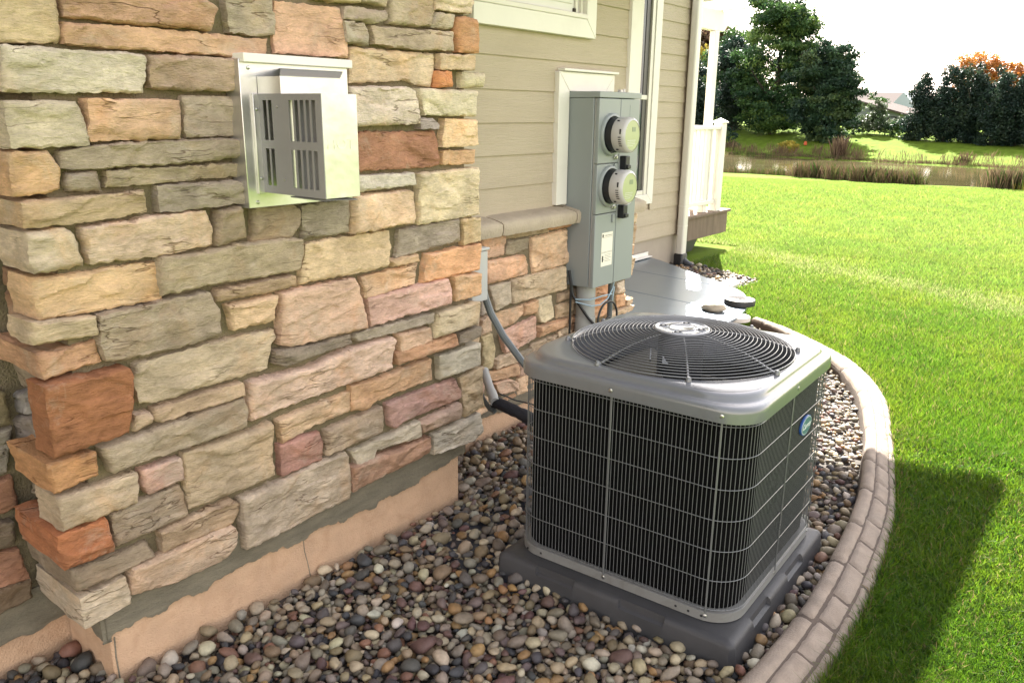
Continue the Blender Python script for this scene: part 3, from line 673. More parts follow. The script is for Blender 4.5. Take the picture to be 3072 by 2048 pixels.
STONE_K = 1.16
def stone(kind, off, ret, rgb, flat, seed):
    P = np.array(flat, float).reshape(-1, 2) / 1000.0
    off /= 1000.0; ret /= 1000.0
    # a photographed outline is clockwise; make sure
    A = sum(P[i][0] * P[(i + 1) % len(P)][1] - P[(i + 1) % len(P)][0] * P[i][1] for i in range(len(P)))
    if A > 0: P = P[::-1]
    lo, hi = P.min(0), P.max(0)
    q = (P - lo) / (hi - lo)
    tl = int(np.argmin(q[:, 0] - q[:, 1])); tr = int(np.argmax(q[:, 0] + q[:, 1])); br = int(np.argmax(q[:, 0] - q[:, 1])); bl = int(np.argmin(q[:, 0] + q[:, 1]))
    n = len(P)
    def walk(i, j):
        o = [P[i]]
        while i != j:
            i = (i + 1) % n; o.append(P[i])
        return np.array(o)
    top = walk(tl, tr); right = walk(tr, br); bottom = walk(br, bl)[::-1]; left = walk(bl, tl)[::-1]
    Lx = hi[0] - lo[0]; Lz = hi[1] - lo[1]
    N = max(5, int(Lx / .0078)); Mv = max(5, int(Lz / .0068))
    top = resample(top, N); bottom = resample(bottom, N); left = resample(left, Mv); right = resample(right, Mv)
    rs = random.Random(seed)
    def jit(E, ax):
        for i in range(1, len(E) - 1):
            p = E[i]
            E[i] = p + np.array((0, 1) if ax else (1, 0)) * (noise.noise((p[0] * 38, p[1] * 38, seed * 1.7)) * .0048 + noise.noise((p[0] * 120, p[1] * 120, seed)) * .0032)
    jit(top, 1); jit(bottom, 1); jit(left, 0); jit(right, 0)
    s = np.linspace(0, 1, N + 1); t = np.linspace(0, 1, Mv + 1)
    G = np.zeros((Mv + 1, N + 1, 2))
    for j in range(Mv + 1):
        for i in range(N + 1):
            G[j, i] = ((1 - t[j]) * top[i] + t[j] * bottom[i] + (1 - s[i]) * left[j] + s[i] * right[j]
                       - ((1 - s[i]) * (1 - t[j]) * top[0] + s[i] * (1 - t[j]) * top[-1] + (1 - s[i]) * t[j] * bottom[0] + s[i] * t[j] * bottom[-1]))
    tx, tz = rs.uniform(-.006, .006), rs.uniform(-.005, .007)
    thr = rs.uniform(-.1, .35); thr2 = rs.uniform(-.3, .2); rough = rs.uniform(.65, 1.45); sd = seed * 3.31
    bev = rs.uniform(.004, .009)
    H = np.zeros((Mv + 1, N + 1))
    for j in range(Mv + 1):
        for i in range(N + 1):
            a, z = G[j, i]
            e = min(min(s[i], 1 - s[i]) * Lx, min(t[j], 1 - t[j]) * Lz)
            be = bev * (1 + .5 * noise.noise((a * 30, z * 30, sd)))
            h = -be * (1 - min(1, e / be)) ** 2
            q1 = noise.noise((a * 5 + 3, z * 12, sd)); q2 = noise.noise((a * 9, z * 17 + 5, sd + 9))
            k = min(1, e / .012)
            h += k * (sstep((q1 - thr) / .035) * .0085 + sstep((q2 - thr2) / .05) * .004 - .005)
            h += rough * (noise.noise((a * 14, z * 26, sd)) * .005 + noise.noise((a * 40, z * 80, sd + 4)) * .0034) * (.4 + .6 * k)
            h += tx * (s[i] - .5) * 2 + tz * (.5 - t[j]) * 2
            H[j, i] = h
    vs = []; idx = {}
    def put(a, z, h):
        vs.append((a, off - h, z) if kind == 5 else (off + h, a, z)); return len(vs) - 1
    for j in range(Mv + 1):
        for i in range(N + 1): idx[j, i] = put(G[j, i, 0], G[j, i, 1], H[j, i])
    fs = []
    for j in range(Mv):
        for i in range(N): fs.append((idx[j + 1, i], idx[j + 1, i + 1], idx[j, i + 1], idx[j, i]))
    per = [(0, i) for i in range(N)] + [(j, N) for j in range(Mv)] + [(Mv, i) for i in range(N, 0, -1)] + [(j, 0) for j in range(Mv, 0, -1)]
    depth = {0: .055, 1: max(ret, .08), 2: .16, 3: .05, 4: .05, 5: .05}[kind]
    K = max(1, int(depth / .035))
    prev = [idx[p] for p in per]
    for k in range(1, K + 1):
        d = depth * k / K; ring = []
        for (j, i) in per:
            a, z = G[j, i]
            g = .0025 * noise.noise((a * 30 + k * 1.3, z * 30, sd)) + (.002 if k == 1 and K == 1 else 0)
            if K > 1: g += .004 * noise.noise((d * 14, z * 22, sd + 2))
            if i == 0: a -= g
            elif i == N: a += g
            if j == 0: z += g
            elif j == Mv: z -= g
            ring.append(put(a, z, -d))
        for m in range(len(per)):
            m2 = (m + 1) % len(per)
            fs.append((prev[m], prev[m2], ring[m2], ring[m]))
        prev = ring
    me = bpy.data.meshes.new('stone'); me.from_pydata(vs, [], fs); me.materials.append(M['stone'])
    me.polygons.foreach_set('use_smooth', np.ones(len(fs), bool))
    me.set_sharp_from_angle(angle=R_(48))
    par = {0: chase, 1: chase, 2: chase, 3: mwall, 4: lwall, 5: chase}[kind]
    o = bpy.data.objects.new('stone', me); COL.objects.link(o); o.parent = par
    o.matrix_parent_inverse = Matrix.Translation((3.2, -2, 0))
    c = np.array(srgb(*rgb)); g_ = c @ np.array((.3, .55, .15)); c = (c * .70 + g_ * .30 * np.array((1.06, .98, .9))) * STONE_K * np.array((1.0, .99, 1.03))
    o.color = (*c, 1)
    return o
for i, (kd, of, rt, hx, fl) in enumerate(STONES):
    stone(kd, of, rt, hx, fl, i + 1)

# ---- wainscot cap stones: a sill with a sloping top, cut into lengths
def cap(y0, y1, seed):
    rs = random.Random(seed); mb = MB()
    n = max(2, int((y1 - y0) / .03)); loops = []
    for i in range(n + 1):
        y = y0 + (y1 - y0) * i / n
        e = .006 if i in (0, n) else 0
        def f(x, z): return (x + noise.noise((x * 20, y * 22, z * 20 + seed)) * .004, y, z + noise.noise((x * 25, y * 25, seed + 5.0)) * .003)
        loops.append([f(-2.60, 1.165 - e), f(-2.53, 1.153 - e), f(-2.475 - e, 1.142 - e), f(-2.462 - e, 1.128), f(-2.460 - e, 1.10), f(-2.468 - e, 1.072), f(-2.50, 1.070 + e), f(-2.60, 1.068 + e)])
    mb.loft(loops, cap0=True, cap1=True)
    o = mb.build('cap_stone', M['brass'], mwall, angle=50); o.matrix_parent_inverse = HI
    return o
cap(2.50, 3.075, 1); cap(3.085, 3.72, 2); cap(3.73, 4.12, 3); cap(4.13, 4.50, 4)

# ---- lap siding, board by board
def plank(y0, y1, z0, x, parent, expo=.158, inv=True):
    mb = MB()
    mb.add([(x + .004, y, z0) for y in (y0, y1)] + [(x + .013, y, z0 - .002) for y in (y0, y1)] + [(x + .003, y, z0 + expo + .004) for y in (y0, y1)] + [(x - .006, y, z0 + expo + .004) for y in (y0, y1)],
           [(0, 1, 3, 2), (2, 3, 5, 4), (4, 5, 7, 6), (0, 2, 4, 6), (1, 7, 5, 3), (0, 6, 7, 1)])
    o = mb.build('plank', M['siding'], parent, smooth=False); o.matrix_parent_inverse = HI
    return o
X1 = -2.596
Zs = [1.135] + [1.295 + .157 * k for k in range(9)]
for i, z in enumerate(Zs):
    e = (Zs[i + 1] if i + 1 < len(Zs) else z + .157) - z
    if z > 1.85: segs = [(2.4, 4.385)]
    elif z + e > 1.86: segs = [(2.4, 4.385)]
    else: segs = [(2.4, 3.665), (4.195, 4.385)]
    if z + e > 2.06:
        segs = [(a, b) for (a, b) in ([(2.4, 3.0), (3.98, 4.385)])] if z > 2.0 else segs
    for a, b in segs: plank(a, b, z, X1, mwall, e)
X2 = -4.168
for k in range(17):
    z = .36 + .1572 * k
    if z > 2.9: break
    segs = [(4.5, 8.32)]
    if z + .15 > .74: segs = [(4.5, 5.9), (7.655, 8.32)]
    for a, b in segs: plank(a, b, z, X2, bwall)

def trim(mb, par=None, name='trim_board', m=None):
    o = mb.build(name, m or M['white'], par or mwall, bevel=.003); o.matrix_parent_inverse = HI if (par or mwall) is not house else Matrix()
    return o
# corner boards
trim(MB().box(-2.70, -2.566, 4.385, 4.522, 1.16, 2.66))
trim(MB().box(-4.24, -4.137, 8.325, 8.345, .33, 2.95).box(-4.3, -4.137, 8.345, 8.505, .33, 2.95), bwall, m=M['siding'])
# frame of boards round the meter cabinet
def mitre(y0, y1, z0, z1, wd, x0, x1):
    """left, top and right boards with mitred corners"""
    trim(MB().add([(x, y, z) for x in (x0, x1) for (y, z) in ((y0, z0), (y0 + wd, z0), (y0 + wd, z1 - wd - .001), (y0, z1 - .001))],
                  [(0, 1, 2, 3), (7, 6, 5, 4), (0, 4, 5, 1), (1, 5, 6, 2), (2, 6, 7, 3), (3, 7, 4, 0)]))
    trim(MB().add([(x, y, z) for x in (x0, x1) for (y, z) in ((y0 + .001, z1), (y1 - .001, z1), (y1 - wd, z1 - wd + .001), (y0 + wd, z1 - wd + .001))],
                  [(0, 1, 2, 3), (7, 6, 5, 4), (0, 4, 5, 1), (1, 5, 6, 2), (2, 6, 7, 3), (3, 7, 4, 0)]))
    trim(MB().add([(x, y, z) for x in (x0, x1) for (y, z) in ((y1, z0), (y1 - wd, z0), (y1 - wd, z1 - wd - .001), (y1, z1 - .001))],
                  [(0, 1, 2, 3), (7, 6, 5, 4), (0, 4, 5, 1), (1, 5, 6, 2), (2, 6, 7, 3), (3, 7, 4, 0)]))
mitre(3.652, 4.207, 1.168, 1.868, .10, -2.60, -2.558)
trim(MB().box(-2.59, -2.540, 3.675, 4.225, 1.870, 1.884), name='drip_cap')
trim(MB().box(-2.60, -2.575, 3.755, 4.10, 1.14, 1.765), name='backer_board')

# upper window of the side wall
win = MB()
w1 = hb(win.box(-2.63, -2.598, 3.0, 3.93, 2.13, 2.66), 'window', M['blind'], house)
def sub(mb, name, m, par, **k):
    o = mb.build(name, m, par, **k); o.matrix_parent_inverse = HI; return o
b = MB()
for k in range(12): b.box(-2.5978, -2.590, 3.02, 3.80, 2.172 + k * .04, 2.205 + k * .04)
sub(b, 'blind', M['blind'], w1)
sub(MB().box(-2.597, -2.585, 3.822, 3.845, 2.15, 2.66), 'sash', M['vinyl'], w1, bevel=.003)
sub(MB().box(-2.597, -2.580, 3.868, 3.890, 2.15, 2.66), 'sash', M['vinyl'], w1, bevel=.003)
sub(MB().box(-2.597, -2.553, 2.98, 3.903, 2.1405, 2.166), 'sill', M['vinyl'], w1, bevel=.004)
sub(MB().box(-2.597, -2.58, 3.800, 3.8215, 2.167, 2.19), 'latch', M['bark'], w1, bevel=.003)
def casing(parts, par):
    for p in parts:
        o = MB().add([(x, y, z) for x in (p[0], p[1]) for (y, z) in p[2]], [(0, 1, 2, 3), (7, 6, 5, 4), (0, 4, 5, 1), (1, 5, 6, 2), (2, 6, 7, 3), (3, 7, 4, 0)]).build('casing', M['white'], par, bevel=.003)
        o.matrix_parent_inverse = HI
casing([(-2.62, -2.555, ((2.96, 2.047), (3.985, 2.047), (3.892, 2.14), (2.96, 2.14))), (-2.62, -2.5555, ((3.987, 2.048), (3.987, 2.66), (3.893, 2.66), (3.893, 2.142)))], w1)

# tall window of the rear wall (double hung)
w2 = hb(MB().box(-4.20, -4.172, 6.1, 7.40, .86, 2.95), 'window', M['dark'], house)
sub(MB().box(-4.1715, -4.166, 6.16, 7.385, .90, 1.79), 'pane', M['glass'], w2)
sub(MB().box(-4.1715, -4.164, 6.16, 7.385, 1.825, 2.95), 'pane', M['glass'], w2)
sub(MB().box(-4.172, -4.152, 6.05, 7.469, 1.785, 1.83), 'meeting_rail', M['vinyl'], w2, bevel=.004)
sub(MB().box(-4.172, -4.158, 7.385, 7.469, .891, 2.95), 'sash', M['sash_dark'], w2, bevel=.004)
sub(MB().box(-4.172, -4.14, 7.47, 7.531, .846, 2.95), 'frame', M['vinyl'], w2, bevel=.004)
sub(MB().box(-4.172, -4.145, 6.05, 7.469, .846, .89), 'frame', M['vinyl'], w2, bevel=.004)
casing([(-4.19, -4.130, ((5.95, .745), (7.655, .745), (7.532, .845), (5.95, .845))), (-4.19, -4.1305, ((7.657, .746), (7.657, 2.95), (7.533, 2.95), (7.533, .846)))], w2)

# roof (out of the picture; throws the shade on the bed and the lawn)
rf = MB()
def slab(x0, y0, x1, y1, z0, z1, th):
    rf.add([(x0, y0, z0), (x0, y1, z0), (x1, y1, z1), (x1, y0, z1), (x0, y0, z0 + th), (x0, y1, z0 + th), (x1, y1, z1 + th), (x1, y0, z1 + th)],
           [(0, 3, 2, 1), (4, 5, 6, 7), (0, 1, 5, 4), (1, 2, 6, 5), (2, 3, 7, 6), (3, 0, 4, 7)])
slab(-1.775, -7, -5.4, 7.03, 2.70, 3.75, .10)
slab(-4.10, 7.04, -7.4, 8.5, 2.95, 3.9, .10)
hb(rf, 'roof', M['rooftile'], house)

# ------------------------------------------------------------------ heat vent on the chase
vent = thing('flue_vent', 'galvanized metal heat vent box with slotted side marked HOT on the stone wall', 'vent', (-2.13, 1.64, 1.38))
VI = Matrix.Translation((2.13, -1.64, -1.38))
def vb(mb, name, m, par=None, **k):
    return mb.build(name, m, par or vent, M=VI, **k)
vb(MB().box(-2.20, -2.128, 1.432, 1.836, 1.372, 1.80), 'backplate', M['galv'], bevel=.002)
vb(MB().box(-2.20, -2.112, 1.440, 1.846, 1.790, 1.816), 'drip_edge', M['white'], bevel=.003)
vb(MB().box(-2.128, -2.119, 1.466, 1.486, 1.414, 1.704), 'flange', M['galv'], bevel=.001)
# slotted side: a plate with real slots, x from -2.119 to -1.834, at y 1.484
xs = [-2.119, -2.100, -2.082, -2.075, -2.057, -1.978, -1.961, -1.953, -1.936, -1.928, -1.911, -1.902, -1.886, -1.877, -1.860, -1.834]
zs = [1.418, 1.441, 1.549, 1.573, 1.686, 1.704]
pl = MB()
for i in range(len(xs) - 1):
    for j in range(len(zs) - 1):
        slot_col = i in (1, 3, 5, 7, 9, 11, 13)
        if slot_col and j in (1, 3): continue
        pl.box(xs[i], xs[i + 1], 1.484, 1.4865, zs[j], zs[j + 1])
def weld(o, d=.0002):
    bm = bmesh.new(); bm.from_mesh(o.data); bmesh.ops.remove_doubles(bm, verts=bm.verts, dist=d)
    # drop the faces that ended up inside
    seen = {}
    for f in bm.faces: seen.setdefault(frozenset(v.index for v in f.verts), []).append(f)
    kill = [f for fl in seen.values() if len(fl) > 1 for f in fl]
    bmesh.ops.delete(bm, geom=kill, context='FACES'); bm.to_mesh(o.data); bm.free()
o = vb(pl, 'slotted_side', M['galv_d'], smooth=False); weld(o)
vb(MB().box(-1.8365, -1.834, 1.4868, 1.612, 1.418, 1.704), 'front_plate', M['galv'], bevel=.0008)
vb(MB().box(-2.119, -1.8368, 1.4868, 1.609, 1.7015, 1.704), 'top_plate', M['galv'])
vb(MB().box(-2.119, -1.8368, 1.609, 1.612, 1.418, 1.7013), 'far_side', M['galv_d'])
vb(MB().box(-1.99, -1.86, 1.53, 1.535, 1.43, 1.69), 'inner_baffle', M['galv_d'])
scr = MB()
for k in range(22):
    t = k / 21
    scr.tube([(-2.0 + .16 * t, 1.488, 1.414), (-2.0 + .16 * t, 1.607, 1.408)], .0012, 4)
for k in range(10):
    scr.tube([(-2.0, 1.49 + .012 * k, 1.412), (-1.838, 1.49 + .012 * k, 1.411)], .0012, 4)
vb(scr, 'wire_screen', M['galv_d'])
# upper hood, open at the top
hd = MB()
hd.box(-2.02, -2.0175, 1.49, 1.71, 1.690, 1.752).box(-2.126, -2.0202, 1.7075, 1.71, 1.690, 1.752).box(-2.126, -2.0202, 1.49, 1.4925, 1.690, 1.752)
vb(hd, 'hood', M['galv'], smooth=False)
vb(MB().add([(-2.126, 1.575, 1.7795), (-2.126, 1.815, 1.7795), (-2.0174, 1.7101, 1.755), (-2.0174, 1.4899, 1.755), (-2.126, 1.575, 1.777), (-2.126, 1.815, 1.777), (-2.0174, 1.7101, 1.7525), (-2.0174, 1.4899, 1.7525)],
            [(0, 1, 2, 3), (7, 6, 5, 4), (0, 4, 5, 1), (1, 5, 6, 2), (2, 6, 7, 3), (3, 7, 4, 0)]), 'lip', M['galv_d'])  # darker metal on the lip: reflection of the dark eave put into the colour
def screwhead(p, axis, r=.0045, par=None, inv=None, m=None):
    mb = MB(); d = Vector(axis)
    mb.tube([Vector(p), Vector(p) + d * .0018, Vector(p) + d * .003], r, 8, rs=[r, r, r * .5])
    o = mb.build('screw', m or M['screw'], par, M=inv)
    return o
for y, z in ((1.463, 1.776), (1.463, 1.389)): screwhead((-2.128, y, z), (1, 0, 0), .006, vent, VI)
for z in (1.66, 1.46): screwhead((-2.119, 1.477, z), (1, 0, 0), .005, vent, VI)
for x, z in ((-2.03, 1.668), (-2.015, 1.462)): screwhead((x, 1.484, z), (0, -1, 0), .004, vent, VI)
o = grille_badge_text('HOT', .047, (-1.8338 + 2.13, 1.5475 - 1.64, 1.566 - 1.38), (R_(90), 0, R_(90)), M['galv'], vent, 'lettering', ext=.0005)
o.scale = (1.0, .85, 1)

# ------------------------------------------------------------------ meter cabinet
cab = thing('meter_cabinet', 'tall grey steel meter cabinet with two round meters beside the white trim', 'electrical cabinet', (-2.46, 3.97, .70))
CI = Matrix.Translation((2.46, -3.97, -.70))
def cb(mb, name, m, par=None, **k): return mb.build(name, m, par or cab, M=CI, **k)
cb(MB().box(-2.572, -2.405, 3.758, 4.185, .712, 1.736), 'body', M['meterbox'], bevel=.004)
cb(MB().box(-2.572, -2.366, 3.752, 4.192, 1.7365, 1.768), 'rain_lid', M['meterbox'], bevel=.003)
cb(MB().box(-2.403, -2.393, 3.764, 4.180, .716, 1.733), 'flange', M['pvc'], bevel=.002)
for (y0, y1, z0, z1) in ((3.758, 3.974, 1.395, 1.733), (3.758, 3.974, 1.124, 1.391), (3.758, 3.974, .712, 1.120), (3.979, 4.185, .712, 1.733)):
    cb(MB().box(-2.391, -2.370, y0, y1, z0, z1), 'cover_panel', M['meterbox'], bevel=.003)
for z in (1.424, 1.152):
    cb(MB().box(-2.370, -2.362, 3.925, 3.945, z - .012, z + .012), 'latch', M['screw'], bevel=.003)
    cb(MB().tube([(-2.362, 3.935, z), (-2.355, 3.935, z)], .008, 8).box(-2.366, -2.36, 3.912, 3.96, z - .003, z + .003), 'latch', M['screw'])
cb(MB().box(-2.370, -2.362, 3.928, 3.955, 1.065, 1.112), 'hasp', M['meterbox'], bevel=.003)
cb(MB().box(-2.370, -2.360, 3.925, 3.952, 1.365, 1.392), 'hasp', M['meterbox'], bevel=.003)
for z in (1.385, 1.115):
    cb(MB().box(-2.370, -2.330, 3.99, 4.035, z - .03, z + .045), 'breaker_handle', M['black'], bevel=.004)
    cb(MB().box(-2.330, -2.318, 3.995, 4.03, z - .025, z - .003), 'breaker_handle', M['black'], bevel=.003)
lb = cb(MB().box(-2.3697, -2.3685, 3.832, 3.948, .825, 1.015), 'label_plate', M['paper'])
def ltext(s, size, y, z): 
    return grille_badge_text(s, size, (-2.3683 + 2.46, y - 3.97, z - .70), (R_(90), 0, R_(90)), M['ink'], lb, 'lettering', ext=.0001)
ltext('Cutler-Hammer', .0125, 3.902, .998)
cb(MB().box(-2.3686, -2.3681, 3.838, 3.851, .990, 1.006), 'logo', M['ink'], lb)
ln = MB()
for z in (.987, .905, .900): ln.box(-2.3686, -2.3682, 3.835, 3.945, z, z + .0012)
for k in range(5): ln.box(-2.3686, -2.3682, 3.868, 3.868 + (.07, .062, .072, .05, .066)[k], .888 - k * .009, .8895 - k * .009)
cb(ln, 'print', M['ink'], lb)
cb(MB().box(-2.3686, -2.3682, 3.842, 3.855, .850, .885).tube([(-2.3684, 3.839, .872), (-2.3684, 3.859, .862)], .0016, 5), 'emblem', M['ink'], lb)
cb(MB().tube([(-2.47, 4.13, 1.768), (-2.47, 4.13, 1.785)], .016, 10).tube([(-2.455, 4.145, 1.768), (-2.455, 4.145, 1.79)], .008, 8), 'hub_cap', M['screw'])
cb(MB().box(-2.3699, -2.369, 4.075, 4.15, 1.60, 1.70), 'label_plate', M['meterbox'])

def meter(z, label):
    t = thing('electric_meter', label, 'meter', (-2.37, 3.883, z), 0, 'electric meters on the cabinet')
    def cyl(x0, x1, r0, r1, name, m, par=None, n=40, cap=True):
        return MB().tube([(x0, 0, 0), (x1, 0, 0)], r0, n, rs=[r0, r1], caps=cap).build(name, m, par or t, angle=40)
    # socket ring
    prof = [(.0, .113), (.012, .112), (.018, .107), (.018, .098), (.004, .094)]
    loops = [[(x, r * math.cos(2 * math.pi * k / 48), r * math.sin(2 * math.pi * k / 48)) for k in range(48)] for x, r in prof]
    MB().loft(loops).build('socket_ring', M['meterbox'], t, angle=60)
    cyl(.002, .062, .091, .091, 'collar', M['black'])
    prof = [(.055, .0905), (.06, .094), (.118, .093), (.128, .090), (.134, .082), (.136, .078)]
    loops = [[(x, r * math.cos(2 * math.pi * k / 48), r * math.sin(2 * math.pi * k / 48)) for k in range(48)] for x, r in prof]
    can = MB().loft(loops).build('housing', M['mglass'], t, angle=60)
    MB().tube([(.130, 0, 0), (.1335, 0, 0)], .079, 40).build('dial_face', M['mface'], t)
    MB().box(.1336, .1346, -.004, .032, .018, .042).build('display', M['lcd'], t)
    q = MB()
    for k, wv in enumerate((.085, .078, .08, .06)): q.box(.1336, .1341, -.05, -.05 + wv, -.028 - k * .0095, -.0255 - k * .0095)
    q.build('print', M['mglass'], t)
    s = MB()
    for k in range(5):
        a = math.pi + R_(6 + k * 7.5)
        c, n = math.cos(a), math.sin(a)
        p = Vector((.108, .0935 * c, .0935 * n))
        s.box(.100, .117, p.y - .002, p.y + .002, p.z - .0022, p.z + .0022)
    p = R_(168); s.box(.108, .116, .0935 * math.cos(p) - .002, .0935 * math.cos(p) + .002, .0935 * math.sin(p) - .013, .0935 * math.sin(p) + .013)
    for a in (128, 232):
        p = R_(a); s.box(.074, .086, .0935 * math.cos(p) - .004, .0935 * math.cos(p) + .004, .0935 * math.sin(p) - .004, .0935 * math.sin(p) + .004)
    s.build('slot', M['black'], t)
    return t
meter(1.546, 'upper of the two round grey electric meters on the steel cabinet')
meter(1.270, 'lower of the two round grey electric meters on the steel cabinet')

# ------------------------------------------------------------------ pipes, wires and boxes
tag(MB().tube([(-2.475, 3.855, -.05), (-2.475, 3.855, .52)], .060, 20).tube([(-2.475, 3.855, .50), (-2.475, 3.855, .715)], .055, 20).build('service_conduit', M['pvc']), 'thick pale grey conduit pipe under the meter cabinet', 'pipe')
tag(MB().tube([(-2.44, 4.07, -.05), (-2.44, 4.07, .72)], .016, 12).build('thin_conduit', M['conduit']), 'thin grey conduit pipe under the right end of the meter cabinet', 'pipe')
def arc(c, r, a0, a1, n, ux, uy):
    return [Vector(c) + Vector(ux) * (r * math.cos(R_(a0 + (a1 - a0) * k / n))) + Vector(uy) * (r * math.sin(R_(a0 + (a1 - a0) * k / n))) for k in range(n + 1)]
kb = MB()
kb.tube([(-2.52, 3.74, .80), (-2.49, 3.74, .66), (-2.42, 3.80, .53), (-2.38, 3.85, .46), (-2.35, 3.90, .36), (-2.35, 3.92, .2)], .0085, 8)
kb.tube(arc((-2.38, 3.95, .50), .105, 215, -25, 20, (0, 1, 0), (0, 0, 1)), .0065, 8)
kb.tube([(-2.40, 3.75, .42), (-2.37, 3.84, .49), (-2.36, 3.93, .52), (-2.36, 4.01, .48), (-2.36, 4.05, .40)], .0055, 8)
kb.tube([(-2.50, 3.735, .72), (-2.50, 3.735, .3)], .007, 8)
tag(kb.build('black_cable', M['black']), 'black cable looped beneath the meter cabinet', 'cable')
kb = MB()
kb.tube([(-2.47, 3.74, .640), (-2.41, 3.80, .635), (-2.40, 3.92, .64), (-2.40, 4.02, .635)], .004, 6)
kb.tube([(-2.47, 3.74, .625), (-2.40, 3.80, .60), (-2.39, 3.88, .595), (-2.39, 3.96, .62), (-2.39, 4.01, .67), (-2.39, 4.03, .72)], .004, 6)
kb.tube([(-2.39, 4.03, .68), (-2.38, 4.00, .62), (-2.38, 4.0, .585)], .003, 6)
tag(kb.build('blue_wire', M['bluewire']), 'thin pale blue wires tied round the conduit', 'wire')
dis = thing('disconnect_box', 'grey metal disconnect box mounted on the far side of the stone chase', 'electrical box', (-2.3, 2.6, .86))
DI = Matrix.Translation((2.3, -2.6, -.86))
MB().box(-2.46, -2.205, 2.54, 2.645, .868, 1.085).build('body', M['pvcw'], dis, M=DI, bevel=.004)
MB().box(-2.465, -2.20, 2.535, 2.652, 1.088, 1.10).build('lid', M['pvcw'], dis, M=DI, bevel=.003)
tag(MB().tube([(-2.245, 2.665, .90), (-2.24, 2.672, .865), (-2.215, 2.678, .80), (-2.16, 2.70, .70), (-2.08, 2.735, .59), (-1.97, 2.76, .48), (-1.84, 2.78, .405), (-1.70, 2.80, .36), (-1.62, 2.80, .35)], .0165, 10).build('flex_conduit', M['conduit']),
    'grey flexible conduit curving down from the disconnect box to the air conditioner', 'conduit')
tag(MB().tube([(-2.53, 3.01, .385), (-2.45, 2.945, .350), (-2.36, 2.87, .325)], .021, 16).tube([(-2.385, 2.89, .333), (-2.315, 2.835, .311)], .0245, 16).build('wall_sleeve', M['pvcw']), 'white plastic pipe sleeve coming out of the stone wainscot', 'pipe')
tag(MB().tube([(-2.53, 2.95, .325), (-2.42, 2.875, .285), (-2.35, 2.84, .268), (-2.32, 2.84, .262)], .013, 12).build('grey_elbow', M['conduit']), 'short grey pipe elbow below the white sleeve', 'pipe')
rp = MB(); pts = []; rs = []
for k in range(30):
    t = k / 29
    pts.append((-2.335 + .72 * t, 2.855 - .02 * t, .305 - .08 * t - .045 * t ** 2)); rs.append(.029 + .004 * noise.noise((k * .9, 1, 2)) + (.003 if k % 4 == 0 else 0))
tag(rp.tube(pts, .034, 14, rs=rs).build('refrigerant_line', M['foam']), 'black foam wrapped refrigerant line running to the air conditioner', 'pipe')
tag(MB().tube([(-2.30, 2.84, .36), (-2.22, 2.87, .335), (-2.14, 2.90, .325), (-2.0, 2.88, .30), (-1.8, 2.85, .25), (-1.62, 2.83, .24)], .0035, 6).build('control_wire', M['black']), 'thin black wire above the foam wrapped line', 'wire')

# ------------------------------------------------------------------ air conditioner
AC_LOC = (-1.24825, 2.59187, .082); AC_RZ = .02905
ac = thing('air_conditioner', 'square grey outdoor air conditioner with wire guards and a round fan grille on top', 'air conditioner', AC_LOC, AC_RZ)
NA = 160
def rsq(h, r, z, n=NA):
    out = []
    for k in range(n):
        t = 2 * math.pi * k / n; c, s = math.cos(t), math.sin(t)
        ac_, as_ = abs(c), abs(s)
        # straight sides
        if ac_ >= as_:
            d = h / ac_; y = d * as_
            if y <= h - r: out.append((c * d, s * d, z)); continue
        else:
            d = h / as_; x = d * ac_
            if x <= h - r: out.append((c * d, s * d, z)); continue
        q = h - r; b = ac_ * q + as_ * q; d = b + math.sqrt(max(0, b * b - 2 * q * q + r * r))
        out.append((c * d, s * d, z))
    return out
def circ(R, z, n=NA): return [(R * math.cos(2 * math.pi * k / n), R * math.sin(2 * math.pi * k / n), z) for k in range(n)]
G0 = -.082                                            # z below are given above the ground
def zl(L): return [[(x, y, z + G0) for x, y, z in l] for l in L]
def A(mb, name, m, par=None, **k): return mb.build(name, m, par or ac, **k)
A(MB().loft(zl([rsq(.415, .10, .084), rsq(.431, .115, .084), rsq(.432, .115, .117), rsq(.425, .11, .119), rsq(.40, .1, .118)]), cap0=True, cap1=True), 'base_pan', M['ac_pan'], angle=50)
hol = MB()
for x in (-.30, -.36, .24, .285, .33): hol.tube([(x, -.4305, .10 + G0), (x, -.4325, .10 + G0)], .0045, 8)
A(hol, 'pan_hole', M['dark'])
A(MB().loft(zl([rsq(.408, .10, .12), rsq(.408, .10, .775)])), 'coil', M['coil'], angle=50)
fn = MB()
for k in range(34): fn.loft(zl([rsq(.4092, .10, .125 + k * .019, 80), rsq(.4092, .10, .128 + k * .019, 80)]))
A(fn, 'coil_tube', M['coil'], angle=50)
A(MB().loft(zl([circ(.384, .70, 96), circ(.384, .14, 96)]), cap1=True), 'inner_wall', M['dark'])
A(MB().loft(zl([rsq(.432, .11, .772), rsq(.4425, .12, .772), rsq(.4425, .12, .803), rsq(.4415, .12, .812), rsq(.438, .118, .819), rsq(.432, .117, .8235), rsq(.425, .117, .825),
                rsq(.421, .13, .826), rsq(.4175, .14, .829), rsq(.415, .145, .838), rsq(.412, .15, .846), rsq(.407, .155, .850), rsq(.401, .165, .851),
                circ(.398, .853), circ(.394, .8525), circ(.390, .849), circ(.387, .84), circ(.385, .80), circ(.384, .70)])), 'shroud', M['ac'], angle=60)
